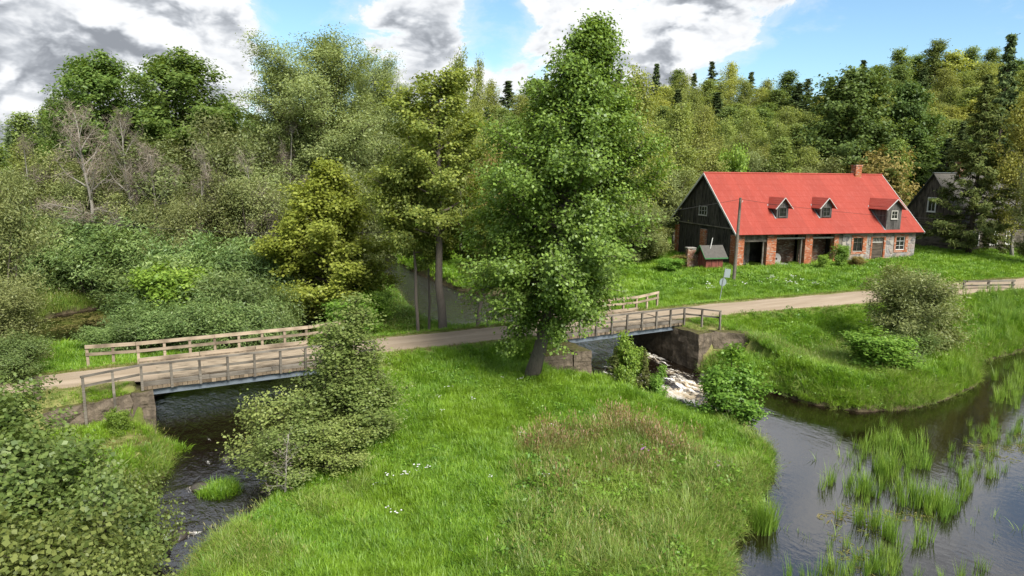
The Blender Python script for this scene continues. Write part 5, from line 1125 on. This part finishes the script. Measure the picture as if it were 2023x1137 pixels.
# notable trees behind the barn and house
for k, px, top, Y, w, nm, lab in [
    ('oak', 1690, 135, 112, 190, 'oak_tree', 'broad dark green oak behind the barn roof'), ('oak', 1800, 165, 116, 130, 'oak_tree', 'second dark oak right of the broad one'),
    ('brown_bush', 1752, 292, 103, 115, 'brown_bush', 'round olive brown bush behind the right end of the barn'), ('spruce_near', 1955, 150, 86.6, 150, 'spruce_tree', 'large drooping spruce in front of the timber house'),
    ('spruce1', 1998, 72, 98, 120, 'spruce_tree', 'tallest dark spruce at the right edge'), ('birch2', 2040, 190, 84, 95, 'birch_tree', 'brownish tree at the right edge over the house front'), ('spruce0', 1905, 240, 106, 70, 'spruce_tree', 'dark spruce behind the house chimney'),
    ('birch0', 1265, 135, 84, 135, 'birch_tree', 'tall drooping dark birch right behind the big alder'), ('birch1', 1345, 205, 92, 110, 'birch_tree', 'drooping birch behind the left gable of the barn'), ('birch0', 1395, 215, 100, 90, 'birch_tree', 'pale stemmed birch above the left end of the red roof'),
    ('birch0', 910, 105, 90, 75, 'birch_tree', 'thin birch with hanging top on the skyline left of the big alder'), ('birch1', 947, 118, 92, 50, 'birch_tree', 'slim hanging birch top right beside the thin one'),
    ('brown_bush', 962, 290, 74, 70, 'brown_bush', 'orange brown dry bush left of the big alder'), ('fresh_bush', 1445, 290, 98, 60, 'green_bush', 'bright green bush above the roof ridge left of the distant pole'),
    ('brush0', 1320, 330, 90, 110, 'brush_tree', 'grey green brush left of the barn gable'), ('brush1', 1250, 400, 80, 120, 'brush_tree', 'grey green brush right of the big alder'), ('brush0', 1490, 300, 104, 100, 'brush_tree', 'low brush behind the red roof ridge'), ('brush1', 1600, 310, 106, 110, 'brush_tree', 'low brush behind the red roof right of the pole'), ('brush1', 1290, 440, 82, 90, 'brush_tree', 'low brush beside the barn gable'), ('brush1', 2075, 330, 78, 90, 'brush_tree', 'leafy brush at the right edge before the house')]:
    put_px(V_[k], nm, lab, 'bush' if 'bush' in nm else 'tree', px, top, Y, w)
# --- the wooded hill: every tree an object of its own
rf = random.Random(99)
ridge = lambda px: float(np.interp(px, [740, 900, 960, 1050, 1150, 1300, 1400, 1500, 1600, 1700, 1780, 1850, 1920, 2000, 2080], [215, 180, 168, 152, 150, 137, 130, 140, 150, 138, 98, 92, 100, 105, 110]))
frontl = lambda px: float(np.interp(px, [740, 1000, 1250, 1500, 1700, 2080], [300, 300, 270, 275, 285, 260]))
zones = [(900, 'above the limes'), (1060, 'left of the big alder'), (1230, 'behind the big alder'), (1340, 'right of the big alder top'), (1440, 'above the barn gable'), (1540, 'above the first dormer'), (1640, 'above the second dormer'), (1740, 'above the third dormer'), (1850, 'above the barn chimney'), (1950, 'above the house'), (2200, 'at the right edge')]
kindname = {'birch0': ('birch_tree', 'pale green birch'), 'birch1': ('birch_tree', 'pale green birch'), 'birch2': ('birch_tree', 'yellowish birch'), 'aspen0': ('aspen_tree', 'mid green aspen'), 'aspen1': ('aspen_tree', 'mid green aspen'), 'oak': ('oak_tree', 'dark leafy oak'), 'yellow_maple': ('maple_tree', 'yellow green maple'), 'spruce0': ('spruce_tree', 'dark pointed spruce'), 'spruce1': ('spruce_tree', 'dark pointed spruce'), 'spruce2': ('spruce_tree', 'dark pointed spruce')}
rows_n = ['in the front row of the hill', 'low on the hill', 'halfway up the hill', 'high on the hill', 'near the hilltop', 'on the hilltop ridge']
NR = 6; hill = []
for r in range(NR):
    f = r/(NR-1); Y = 108+f*88; step = 46-8*f
    px = 745+rf.uniform(0, 30)
    while px < 2075:
        top = frontl(px)*(1-f)+ridge(px)*f+rf.uniform(-14, 16)
        if r == NR-1: wts = [('spruce0', 3), ('spruce1', 3), ('spruce2', 3), ('birch2', 2.5), ('birch1', 2), ('aspen0', 3)] if px < 1740 else [('aspen0', 4), ('spruce1', 1), ('yellow_maple', 2), ('aspen1', 3)]
        elif r >= 3: wts = [('spruce0', 1), ('spruce2', 1), ('birch2', 1.6), ('birch1', 4), ('birch0', 2), ('yellow_maple', 1.6), ('aspen1', 3)]
        else: wts = [('birch0', 4), ('birch1', 4), ('aspen0', 3), ('aspen1', 3), ('birch2', 1), ('spruce1', .6), ('yellow_maple', .8)]
        k = rf.choices([w[0] for w in wts], [w[1] for w in wts])[0]
        y = Y+rf.uniform(-6, 6)
        w = (84 if 'spruce' in k else 78)*rf.uniform(.8, 1.2)*(1-.15*f)
        if 'spruce' in k: top -= 2
        nm, lab = kindname[k]; zn = next(z for lim, z in zones if px < lim)
        hill.append((lab+' '+rows_n[r]+', '+zn, put_px(V_[k], nm, 'x', 'tree', px, top, y, w, 'trees of the wooded hill', hmin=9)))
        px += step*rf.uniform(.8, 1.2)
# --- low woods behind the left thicket
for r, (Y, step, base) in enumerate([(84, 62, 285), (100, 56, 250), (125, 54, 226)]):
    px = -45+rf.uniform(0, 30)
    while px < 745:
        k = rf.choice(['aspen0', 'aspen1', 'birch0', 'spruce0', 'spruce2'] if r else ['aspen0', 'aspen1', 'birch1'])
        nm, lab = kindname[k]; zn = 'at the far left' if px < 150 else 'behind the ash trees' if px < 430 else 'behind the tall willow' if px < 650 else 'behind the smaller willow'
        hill.append((lab+' '+['just behind the thicket', 'second row behind the thicket', 'in the low far woods'][r]+', '+zn, put_px(V_[k], nm, 'x', 'tree', px, base+rf.uniform(-16, 16)-(20 if px > 600 else 0), Y+rf.uniform(-5, 5), (60 if 'spruce' in k else 95)*rf.uniform(.8, 1.2), 'low woods on the left', hmin=7)))
        px += step*rf.uniform(.8, 1.2)
from collections import defaultdict
same = defaultdict(list)
for lab, o in hill: same[lab].append(o)
for lab, os_ in same.items():
    nms = {1: [''], 2: ['left one, ', 'right one, '], 3: ['leftmost one, ', 'middle one, ', 'rightmost one, ']}.get(len(os_), ['first from left, ', 'second from left, ', 'third from left, ', 'fourth from left, ', 'fifth from left, ', 'sixth from left, ', 'seventh from left, ', 'eighth from left, '])
    for o, nm_ in zip(sorted(os_, key=lambda q: q.location.x/q.location.y), nms):
        i = lab.find(' in the '); o['label'] = (nm_+lab) if not nm_ else lab.replace('in the front row of the hill', 'in the front row')+', '+nm_.rstrip(', ')
# far woods to the horizon: one mass
def far_woods():
    rg = np.random.default_rng(77); n = 900; az = rg.uniform(-44, 44, n); Yd = rg.uniform(190, 620, n); V = []; Fc = []; c = 0
    C = []; D = []; Nn = []; ln = []
    for a, d in zip(az, Yd):
        x = d*math.tan(math.radians(a)); hgt = rg.uniform(9, 14); gz0 = float(land(np.array([x]), np.array([d]))[0]); m = 40; con = rg.random() < .5
        u = rg.uniform(0, 1, m); rr = (2.6*(1-u)+.3 if con else 3.4*np.sqrt(np.clip(1-(2*u-1)**2*.9, 0, 1)))*rg.uniform(.5, 1, m); t = rg.uniform(0, 6.28, m)
        C.append(np.stack([x+rr*np.cos(t), d+rr*np.sin(t), gz0+.5+u*hgt], -1))
    C = np.concatenate(C); n = len(C); Nn = unit(rg.normal(0, .6, (n, 3))+np.array([0, -.5, .6])); D = unit(rg.normal(0, 1, (n, 3)))
    return leaves_mesh('far_woods', C, D, Nn, rg.uniform(1.6, 2.8, n), rg.uniform(1.2, 2.0, n), M['leaf_oak'])
tag(link(bpy.data.objects.new('far_woods', far_woods())), 'dense far off woods closing the horizon behind the nearer trees', 'woods', kind='stuff')
# ------------------------------------------------------------------ grass, reeds, flowers (nobody could count them: stuff, scattered by geometry nodes)
def blades(name, seed, n, hgt, spread, width, bend, mat, seedhead=0.0, head_mat=None, leafy=False):
    rg = np.random.default_rng(seed); V = []; Fq = []; Ft = []; fm = []
    K = 3; mats = [M[mat]]+([M[head_mat]] if head_mat else []); fmq = []
    for i in range(n):
        a = rg.uniform(0, 6.28); r = spread*math.sqrt(rg.uniform(0, 1)); b0 = np.array([r*math.cos(a), r*math.sin(a), -.03]); h = hgt*rg.uniform(.55, 1.15)
        az = a+rg.normal(0, .9); d = np.array([math.cos(az), math.sin(az), 0]); bd = bend*rg.uniform(.3, 1.4); sd = np.array([-d[1], d[0], 0]); w = width*rg.uniform(.7, 1.3)
        o = len(V); L = 0
        for k in range(K+1):
            f = k/K; th = bd*f; p = b0+d*h*math.sin(th)*f*.75+np.array([0, 0, h*f*math.cos(th*.75)]); ww = w*(1-f**1.6)*.5+.0006
            V += [p-sd*ww, p+sd*ww]
        for k in range(K): Fq.append((o+2*k, o+2*k+1, o+2*k+3, o+2*k+2)); fmq.append(0)
        if rg.random() < seedhead:
            p = (V[-1]+V[-2])/2; q = p+d*h*.10+np.array([0, 0, h*.18]); s2 = sd*.016; o = len(V); V += [p, (p+q)/2-s2, q, (p+q)/2+s2]; Fq.append((o, o+1, o+2, o+3)); fmq.append(1)
    return mesh_np(name, np.array(V), np.array(Fq), mats, fm=fmq)
def weed_clump(name, seed, n, hgt, spread, lf, mat, top=None):
    rg = np.random.default_rng(seed); a = rg.uniform(0, 6.28, n); r = spread*np.sqrt(rg.uniform(0, 1, n)); C = np.stack([r*np.cos(a), r*np.sin(a), hgt*rg.uniform(.15, 1, n)**.7*(1-.4*(r/spread)**2)], -1)
    D = np.stack([np.cos(a), np.sin(a), rg.normal(.1, .3, n)], -1)+rg.normal(0, .4, (n, 3)); Nn = np.array([0, 0, 1])+rg.normal(0, .4, (n, 3))
    return leaves_mesh(name, C, unit(D), unit(Nn), lf*rg.uniform(.6, 1.3, n), lf*.55*rg.uniform(.7, 1.2, n), M[mat])
def flower_clump(name, seed, n, hgt, spread, size, mat):
    rg = np.random.default_rng(seed); a = rg.uniform(0, 6.28, n); r = spread*np.sqrt(rg.uniform(0, 1, n)); C = np.stack([r*np.cos(a), r*np.sin(a), hgt*rg.uniform(.8, 1.1, n)], -1)
    V = []; Fc = []
    for c in C:
        o = len(V); s = size*rg.uniform(.7, 1.3); V.append(c+np.array([0, 0, s*.15]))
        for k in range(6): V.append(c+np.array([s*.5*math.cos(k*1.047), s*.5*math.sin(k*1.047), rg.uniform(-.1, .1)*s]))
        for k in range(6): Fc.append((o, o+1+k, o+1+(k+1) % 6))
    for c in C:                                                       # stalks
        o = len(V); V += [c+np.array([-.004, 0, 0]), c+np.array([.004, 0, 0]), np.array([c[0]*.6, c[1]*.6, 0])]; Fc.append((o, o+1, o+2))
    fm = [0]*(6*n)+[1]*n
    return mesh_np(name, np.array(V), np.array(Fc), [M[mat], M['weed']], fm=fm)
def coll(name, meshes):
    c = bpy.data.collections.new(name)
    for i, m in enumerate(meshes):
        o = bpy.data.objects.new('%s_%02d' % (name, i), m); c.objects.link(o)
    return c, len(meshes)
def scatter(name, label, cat, pts, scl, tilt, cl, seed, lean_dir=None):
    c, nv = cl; n = len(pts); rg = np.random.default_rng(seed)
    me = bpy.data.meshes.new(name); me.vertices.add(n); me.vertices.foreach_set('co', np.asarray(pts, np.float32).ravel())
    rot = np.stack([rg.normal(0, tilt, n), rg.normal(0, tilt, n), rg.uniform(0, 6.28, n)], -1)
    a = me.attributes.new('rot', 'FLOAT_VECTOR', 'POINT'); a.data.foreach_set('vector', rot.astype(np.float32).ravel())
    a = me.attributes.new('scl', 'FLOAT', 'POINT'); a.data.foreach_set('value', np.asarray(scl, np.float32))
    a = me.attributes.new('idx', 'INT', 'POINT'); a.data.foreach_set('value', rg.integers(0, nv, n).astype(np.int32))
    o = link(bpy.data.objects.new(name, me)); tag(o, label, cat, kind='stuff')
    ng = bpy.data.node_groups.new(name, 'GeometryNodeTree'); ng.interface.new_socket('Geometry', in_out='INPUT', socket_type='NodeSocketGeometry'); ng.interface.new_socket('Geometry', in_out='OUTPUT', socket_type='NodeSocketGeometry')
    nd = ng.nodes; gi = nd.new('NodeGroupInput'); go = nd.new('NodeGroupOutput'); ci = nd.new('GeometryNodeCollectionInfo'); ip = nd.new('GeometryNodeInstanceOnPoints')
    ci.inputs['Collection'].default_value = c; ci.inputs['Separate Children'].default_value = True; ci.inputs['Reset Children'].default_value = True
    L = ng.links
    def na(nm, typ): x = nd.new('GeometryNodeInputNamedAttribute'); x.data_type = typ; x.inputs['Name'].default_value = nm; return x.outputs['Attribute']
    L.new(gi.outputs[0], ip.inputs['Points']); L.new(ci.outputs[0], ip.inputs['Instance']); ip.inputs['Pick Instance'].default_value = True
    L.new(na('idx', 'INT'), ip.inputs['Instance Index']); L.new(na('rot', 'FLOAT_VECTOR'), ip.inputs['Rotation']); L.new(na('scl', 'FLOAT'), ip.inputs['Scale']); L.new(ip.outputs[0], go.inputs[0])
    md = o.modifiers.new('scatter', 'NODES'); md.node_group = ng; return o
C_lush = coll('lush_clump', [blades('lush', s, 46, .34, .26, .018, 1.25, 'grass_lush') for s in range(4)])
C_far = coll('far_clump', [blades('far', 10+s, 60, .40, .55, .045, 1.1, 'grass_lush') for s in range(3)])
C_tall = coll('tall_clump', [blades('tall', 20+s, 46, .85, .28, .016, 1.5, 'grass_tall', .12, 'grass_dry') for s in range(5)])
C_red = coll('red_clump', [blades('red', 30+s, 36, .95, .26, .009, .45, 'grass_red', .8, 'grass_red') for s in range(3)])
C_dry = coll('dry_clump', [blades('dry', 40+s, 40, .16, .26, .014, 1.3, 'grass_dry') for s in range(3)])
C_weed = coll('weed_clump', [weed_clump('weed', 50+s, 46, .40, .30, .13, 'weed') for s in range(4)])
C_reed = coll('reed_clump', [blades('reed', 60+s, 30, 1.25, .22, .026, .35, 'reed') for s in range(4)])
C_sparse = coll('sparse_reed', [blades('sparse', 66+s, 7, .75, .22, .022, .7, 'reed') for s in range(3)])
C_white = coll('white_flower', [flower_clump('white', 70+s, 5, .42, .28, .085, 'petal') for s in range(2)])
C_purple = coll('purple_flower', [flower_clump('purple', 74+s, 7, .9, .2, .07, 'petal_purple') for s in range(2)])
def field(n, x0, x1, y0, y1, seed):
    rg = np.random.default_rng(seed); x = rg.uniform(x0, x1, n); y = rg.uniform(y0, y1, n); return x, y, rg
def in_view(x, y, z, mx=70, my=70):
    u, v = proj(x, y, z); return (u > -mx) & (u < 2023+mx) & (v > 300) & (v < 1137+my)
def stand(x, y, off=0.0): return np.stack([x, y, terrain(x, y)+off], -1)
tall_poly = pxp([(1060, 880), (1180, 860), (1300, 850), (1420, 890), (1540, 910), (1510, 1000), (1450, 1150), (1000, 1150), (1060, 950)], -1.8)
tall_left = pxp([(800, 860), (690, 960), (560, 1000), (430, 1050), (300, 1180), (560, 1150), (640, 1040), (740, 960)], -1.9)
tall_left2 = pxp([(520, 990), (760, 930), (640, 1060), (520, 1150), (330, 1150)], -1.9)
right_low = pxp([(1480, 700), (1560, 690), (1700, 690), (1900, 690), (1940, 720), (1935, 770), (1800, 815), (1600, 800), (1500, 770)], -2.3)
red_poly = pxp([(1075, 950), (1085, 880), (1180, 845), (1320, 820), (1360, 860), (1280, 910), (1180, 970)], -1.7)
dry_zone = lambda x, y: np.max([a*np.exp(-((x-cx)**2+(y-cy_)**2)/r**2) for cx, cy_, r, a in dryspots], axis=0)
def lush(name, label, n, box, dmax, clumps, scl, seed, ymin, ymax):
    x, y, rg = field(n, *box, seed); z = terrain(x, y); sd = water_sd(x, y); rd = road_d(x, y)
    k = (sd > .12) & (rd > .1+.5*rg.random(n)) & in_view(x, y, z) & (y > ymin) & (y < ymax)
    bs, bt = (x-BX)*BU[0]+(y-BY)*BU[1], (x-BX)*BN[0]+(y-BY)*BN[1]; k &= ~((bs > -.1) & (bs < BLn+.1) & (bt > .05) & (bt < BW))
    s, v = loc2(np.stack([x, y], -1), LB); k &= ~((s > -.55) & (s < LBL+.55) & (abs(v) < 2.7)); s, v = loc2(np.stack([x, y], -1), RB); k &= ~((s > -.7) & (s < RBL+.7) & (v > -4.9) & (v < 3.2))
    k &= rg.random(n) > 1.15*dry_zone(x, y)
    if ymax < 50: k &= ~(inside(tall_poly, x, y) & (rg.random(n) < .45))
    x, y, z = x[k], y[k], z[k]; m = len(x); rdk = rd[k]
    sc_ = scl*rg.uniform(.6, 1.25, m)*(0.45+.55*smoothstep(0, 2.2, rdk))
    return scatter(name, label, 'grass', np.stack([x, y, z], -1), sc_, .18, clumps, seed+1)
lush('lush_grass', 'lush bright green grass covering the island in the foreground', 62000, (-24, 26, 14, 36), 0, C_lush, 1.0, 100, 13, 36)
lush('meadow_grass', 'green grass on the banks and along the road', 60000, (-32, 52, 36, 62), 0, C_lush, 1.25, 102, 36, 62)
lush('field_grass', 'green grass of the field in front of the barn and behind the river', 46000, (-52, 82, 62, 112), 0, C_far, 1.0, 104, 62, 112)
def patch(name, label, cat, poly, n, clumps, scl, seed, tilt=.12, keep=lambda x, y, rg: np.ones(len(x), bool), off=0.0, wet=False, jit=.5):
    P = np.array(poly); lo, hi = P.min(0)-jit, P.max(0)+jit; x, y, rg = field(n, lo[0], hi[0], lo[1], hi[1], seed)
    jx, jy = rg.normal(0, jit, len(x)), rg.normal(0, jit, len(x)); k = inside(poly, x+jx, y+jy); k &= keep(x, y, rg); sd = water_sd(x, y); k &= (sd < -.05) if wet else (sd > .02)
    if not wet: k &= road_d(x, y) > .3
    x, y = x[k], y[k]; z = water_z(x, y)-.1 if wet else terrain(x, y)+off
    return scatter(name, label, cat, np.stack([x, y, z], -1), scl*rg.uniform(.6, 1.2, len(x)), tilt, clumps, seed+1)
patchy = lambda f, th: (lambda x, y, rg: (np.sin(x*f+1.7*np.sin(y*f*.8))+np.sin(y*f*1.2+1.3*np.sin(x*f*.7))+rg.normal(0, .45, len(x))) > th)
patch('tall_grass', 'tall bent yellow green meadow grass on the right side of the island', 'grass', tall_poly, 3600, C_tall, .95, 110, .22)
patch('tall_grass', 'tangled tall dry grass at the left edge of the island', 'grass', tall_left, 1700, C_tall, .85, 112, .3, patchy(1.1, -.2))
patch('tall_grass', 'tall grass on the low right bank by the pond', 'grass', right_low, 5200, C_tall, .8, 114, .22, patchy(.6, -.3))
patch('red_grass', 'reddish brown seeding grass in the middle of the island', 'grass', red_poly, 950, C_red, .9, 116, .1, patchy(1.3, 0.0), jit=1.0)
isl = pxp([(480, 1000), (800, 740), (1050, 690), (1330, 800), (1500, 880), (1450, 1150), (300, 1180)], -1.5)
patch('leafy_weeds', 'broad leaved weeds in patches over the island', 'weeds', isl, 5200, C_weed, .8, 118, .15, patchy(.5, .55))
patch('leafy_weeds', 'broad leaved weeds among the tall grass by the pond', 'weeds', tall_poly, 2600, C_weed, 1.25, 117, .2, patchy(.9, -.1))
patch('leafy_weeds', 'broad leaved weeds on the right bank', 'weeds', pxp([(1450, 640), (1700, 610), (2023, 590), (2060, 690), (1800, 815), (1530, 780)], -1.2), 5500, C_weed, 1.0, 120, .15, patchy(.45, .2))
patch('leafy_weeds', 'broad leaved weeds in the field before the barn', 'weeds', pxp([(1290, 560), (1440, 535), (1800, 520), (2000, 540), (1700, 565), (1400, 590)], 0), 5200, C_weed, 1.3, 122, .15, patchy(.35, .1))
patch('leafy_weeds', 'lush weeds on the tongue of land behind the road', 'weeds', pxp([(640, 650), (660, 600), (760, 540), (790, 590), (835, 640), (720, 660)], -1.2), 2600, C_weed, 1.7, 124, .15)
patch('bank_grass', 'tall reedy grass on the tongue of land behind the road', 'grass', pxp([(640, 655), (660, 600), (760, 540), (800, 600), (845, 640), (720, 665)], -1.2), 2400, C_tall, 1.25, 126, .1)
patch('bank_grass', 'tall rushes behind the dark backwater on the left', 'grass', pxp([(30, 650), (40, 590), (130, 570), (330, 590), (290, 615), (200, 606), (110, 622)], -1.8), 2200, C_tall, 1.5, 128, .08)
# dry cut verge grass
x, y, rg = field(60000, -40, 60, 24, 70, 130); rd = road_d(x, y); sd = water_sd(x, y); dz_ = dry_zone(x, y)
k = (sd > .05) & (rd > -.12) & ((rd < .9*rg.random(len(x))+.1) | (dz_ > .5*rg.random(len(x))+.1)); s, v = loc2(np.stack([x, y], -1), LB); k &= ~((s > -.1) & (s < LBL+.1) & (abs(v) < 2.7)); s, v = loc2(np.stack([x, y], -1), RB); k &= ~((s > .2) & (s < RBL-.2) & (abs(v) < 5)); k &= in_view(x, y, -1)
s2, v2 = loc2(np.stack([x, y], -1), LB); k &= ~((s2 > -.6) & (s2 < L_S0+.1) & (v2 < 0) & (v2 > -2.9))
x, y = x[k], y[k]; scatter('verge_grass', 'short dry verge grass along the gravel road and bridge ends', 'grass', stand(x, y), rg.uniform(.6, 1.3, len(x)), .15, C_dry, 131)
# reeds in the pond
main_bed = pxp([(1690, 890), (1760, 870), (1850, 900), (1910, 950), (1900, 1000), (1870, 1060), (1790, 1075), (1720, 1060), (1690, 1010), (1640, 990), (1650, 930)], -3.0)
patch('reed_bed', 'dense bed of green reeds in the middle of the pond', 'reeds', main_bed, 520, C_reed, .82, 140, .06, patchy(1.2, -.25), wet=True)
patch('reed_bed', 'reeds along the bottom edge of the pond', 'reeds', pxp([(1480, 1150), (1500, 1080), (1600, 1110), (1720, 1075), (1900, 1090), (1960, 1150)], -3.0), 300, C_reed, .6, 142, .10, patchy(1.3, .05), wet=True)
patch('reed_bed', 'reed fringe along the right bank of the pond', 'reeds', pxp([(1880, 760), (1920, 690), (1930, 640), (2040, 640), (2060, 690), (1960, 712), (1945, 760), (1880, 790)], -2.9), 1500, C_reed, .9, 144, .06, lambda x, y, rg: water_sd(x, y) > -1.2)
patch('reed_bed', 'reeds standing at the right edge of the pond', 'reeds', pxp([(1985, 800), (1975, 740), (2060, 720), (2060, 800)], -3.0), 360, C_reed, .8, 146, .08, wet=True)
patch('reed_bed', 'short row of reeds near the far bank of the pond', 'reeds', pxp([(1700, 862), (1790, 845), (1800, 862), (1720, 880)], -3.0), 70, C_reed, .6, 148, .1, wet=True)
patch('reed_bed', 'scattered reeds left of the right edge of the pond', 'reeds', pxp([(1890, 900), (1960, 850), (1975, 900), (1960, 945), (1900, 940)], -3.0), 90, C_reed, .55, 149, .1, wet=True)
patch('reed_bed', 'reeds at the far right of the pond below the bank', 'reeds', pxp([(1930, 850), (2060, 820), (2060, 880), (1960, 880)], -3.0), 130, C_reed, .55, 151, .1, wet=True)
patch('reed_bed', 'sparse thin reeds scattered over the pond', 'reeds', pxp([(1560, 850), (1700, 840), (1960, 850), (2023, 900), (1990, 1100), (1600, 1137), (1480, 1137), (1620, 950)], -3.0), 330, C_sparse, .8, 150, .3, patchy(.9, .35), wet=True)
for (px, py, r, n, lab) in [(335, 895, .55, 34, 'bright grass tuft in the channel below the left abutment'), (435, 965, .6, 42, 'bright grass tuft growing out of the left channel'), (1510, 1040, .4, 16, 'small reed tuft at the bottom left of the pond')]:
    cx, cy_ = at(px, py, -2.9); rg = np.random.default_rng(int(px)); a = rg.uniform(0, 6.28, n); q = r*np.sqrt(rg.uniform(0, 1, n)); x, y = cx+q*np.cos(a), cy_+q*np.sin(a)
    scatter('grass_tuft', lab, 'grass', np.stack([x, y, np.maximum(water_z(x, y)-.02, terrain(x, y))], -1), rg.uniform(.7, 1.2, n)*(1.3 if px < 1000 else 1.0), .1, C_lush if px < 1000 else C_reed, int(px)+1)
# fringe overhanging the pond and channel edges
x, y, rg = field(90000, -24, 46, 14, 60, 160); sd = water_sd(x, y); k = (sd > -.1) & (sd < .75) & (across(x, y) < -3) & in_view(x, y, -2.5); s, v = loc2(np.stack([x, y], -1), RB); k &= ~((s > -1) & (s < RBL+1) & (v > -5.2)); s, v = loc2(np.stack([x, y], -1), LB); k &= ~((s > -1) & (s < LBL+1) & (v > -3)); k &= (rg.random(len(x)) < .55); k &= ~inside(pxp([(1150, 740), (1350, 760), (1420, 830), (1300, 850), (1150, 800)], -2.4), x, y)
x, y = x[k], y[k]; scatter('bank_fringe', 'overhanging grass fringe along the water edges', 'grass', stand(x, y), rg.uniform(.5, 1.0, len(x)), .3, C_tall, 161)
# flowers
patch('white_flowers', 'white yarrow flowers dotted over the island', 'flowers', pxp([(640, 800), (860, 770), (1100, 760), (1100, 980), (850, 1040), (700, 1000)], -1.4), 210, C_white, .8, 170, .1, patchy(.9, .6))
patch('white_flowers', 'white flowers in the field round the road sign', 'flowers', pxp([(1400, 590), (1380, 560), (1500, 545), (1620, 560), (1560, 580)], 0), 170, C_white, 1.3, 172, .1, patchy(.6, .3))
patch('purple_flowers', 'purple loosestrife flowers among the tall grass', 'flowers', pxp([(1150, 850), (1480, 880), (1450, 1100), (1150, 1137)], -1.9), 16, C_purple, .9, 174, .1)
# floating weed and stones in the water
def floaters(name, seed, n, spread, mat):
    rg = np.random.default_rng(seed); a = rg.uniform(0, 6.28, n); r = spread*np.sqrt(rg.uniform(0, 1, n)); C = np.stack([r*np.cos(a), r*np.sin(a), rg.uniform(.006, .02, n)], -1)
    D = np.stack([np.cos(a*3), np.sin(a*3), np.zeros(n)], -1); Nn = np.tile([0, 0, 1.], (n, 1))+rg.normal(0, .05, (n, 3))
    ln = rg.uniform(.1, .55, n); return leaves_mesh(name, C, unit(D), unit(Nn), ln, rg.uniform(.015, .05, n), M[mat], fold=0.0)
C_float = coll('floating_stem', [floaters('float', 80+s, 40, .55, 'grass_dry') for s in range(3)])
def on_water(name, label, poly, n, seed, scl=1.0, keep=None):
    P = np.array(poly); lo, hi = P.min(0), P.max(0); x, y, rg = field(n, lo[0], hi[0], lo[1], hi[1], seed); k = inside(poly, x, y) & (water_sd(x, y) < -.3)
    if keep is not None: k &= keep(x, y, rg)
    x, y = x[k], y[k]; scatter(name, label, 'water weed', np.stack([x, y, water_z(x, y)], -1), scl*rg.uniform(.6, 1.2, len(x)), .0, C_float, seed+1)
on_water('floating_weed', 'pale dead stems and weed floating between the reeds of the pond', pxp([(1560, 1110), (1640, 1010), (1700, 1000), (1900, 1010), (1900, 1100), (1780, 1120), (1600, 1150)], -3.0), 90, 190, 1.0, patchy(1.1, .1))
on_water('floating_weed', 'yellowish weed mat floating at the right edge of the pond', pxp([(1930, 880), (2060, 850), (2060, 900), (1960, 905)], -3.0), 40, 192)
on_water('floating_weed', 'yellow green duckweed on the dark backwater at left', pxp([(60, 660), (110, 628), (200, 612), (290, 615), (200, 640), (120, 660)], -2.2), 60, 194, 1.4)
def boulder(seed, r):
    rg = random.Random(seed); mb = MB(); n1, n2 = 8, 5; V = []
    for j in range(n2+1):
        ph = math.pi*j/n2
        for i in range(n1):
            th = 2*math.pi*i/n1; q = r*(1+rg.uniform(-.18, .18)); V.append((q*math.sin(ph)*math.cos(th)*1.25, q*math.sin(ph)*math.sin(th), q*math.cos(ph)*.6))
    F = [(j*n1+i, j*n1+(i+1) % n1, (j+1)*n1+(i+1) % n1, (j+1)*n1+i) for j in range(n2) for i in range(n1)]
    mb.add(V, F); return mb
for k, (px, py, r, lab) in enumerate([(395, 957, .34, 'dark wet boulder with foam beside the grass tuft in the left channel'), (447, 905, .24, 'small wet boulder breaking the current upstream of the grass tuft'), (352, 1052, .36, 'wet boulder in the left channel near the bottom left bushes'), (318, 1082, .26, 'smaller wet boulder just downstream near the bottom left bushes'), (1392, 742, .38, 'wet boulder at the foot of the tall stained abutment'), (1345, 792, .3, 'boulder amid the white foam of the rapids')]):
    x, y = at(px, py, -2.85); o = boulder(k, r).build('boulder', M['wet_stone'], smooth=True); o.location = (x, y, float(water_z(x, y))+.02); o.rotation_euler = (0, 0, k); tag(o, lab, 'boulder', 'boulders in the stream')
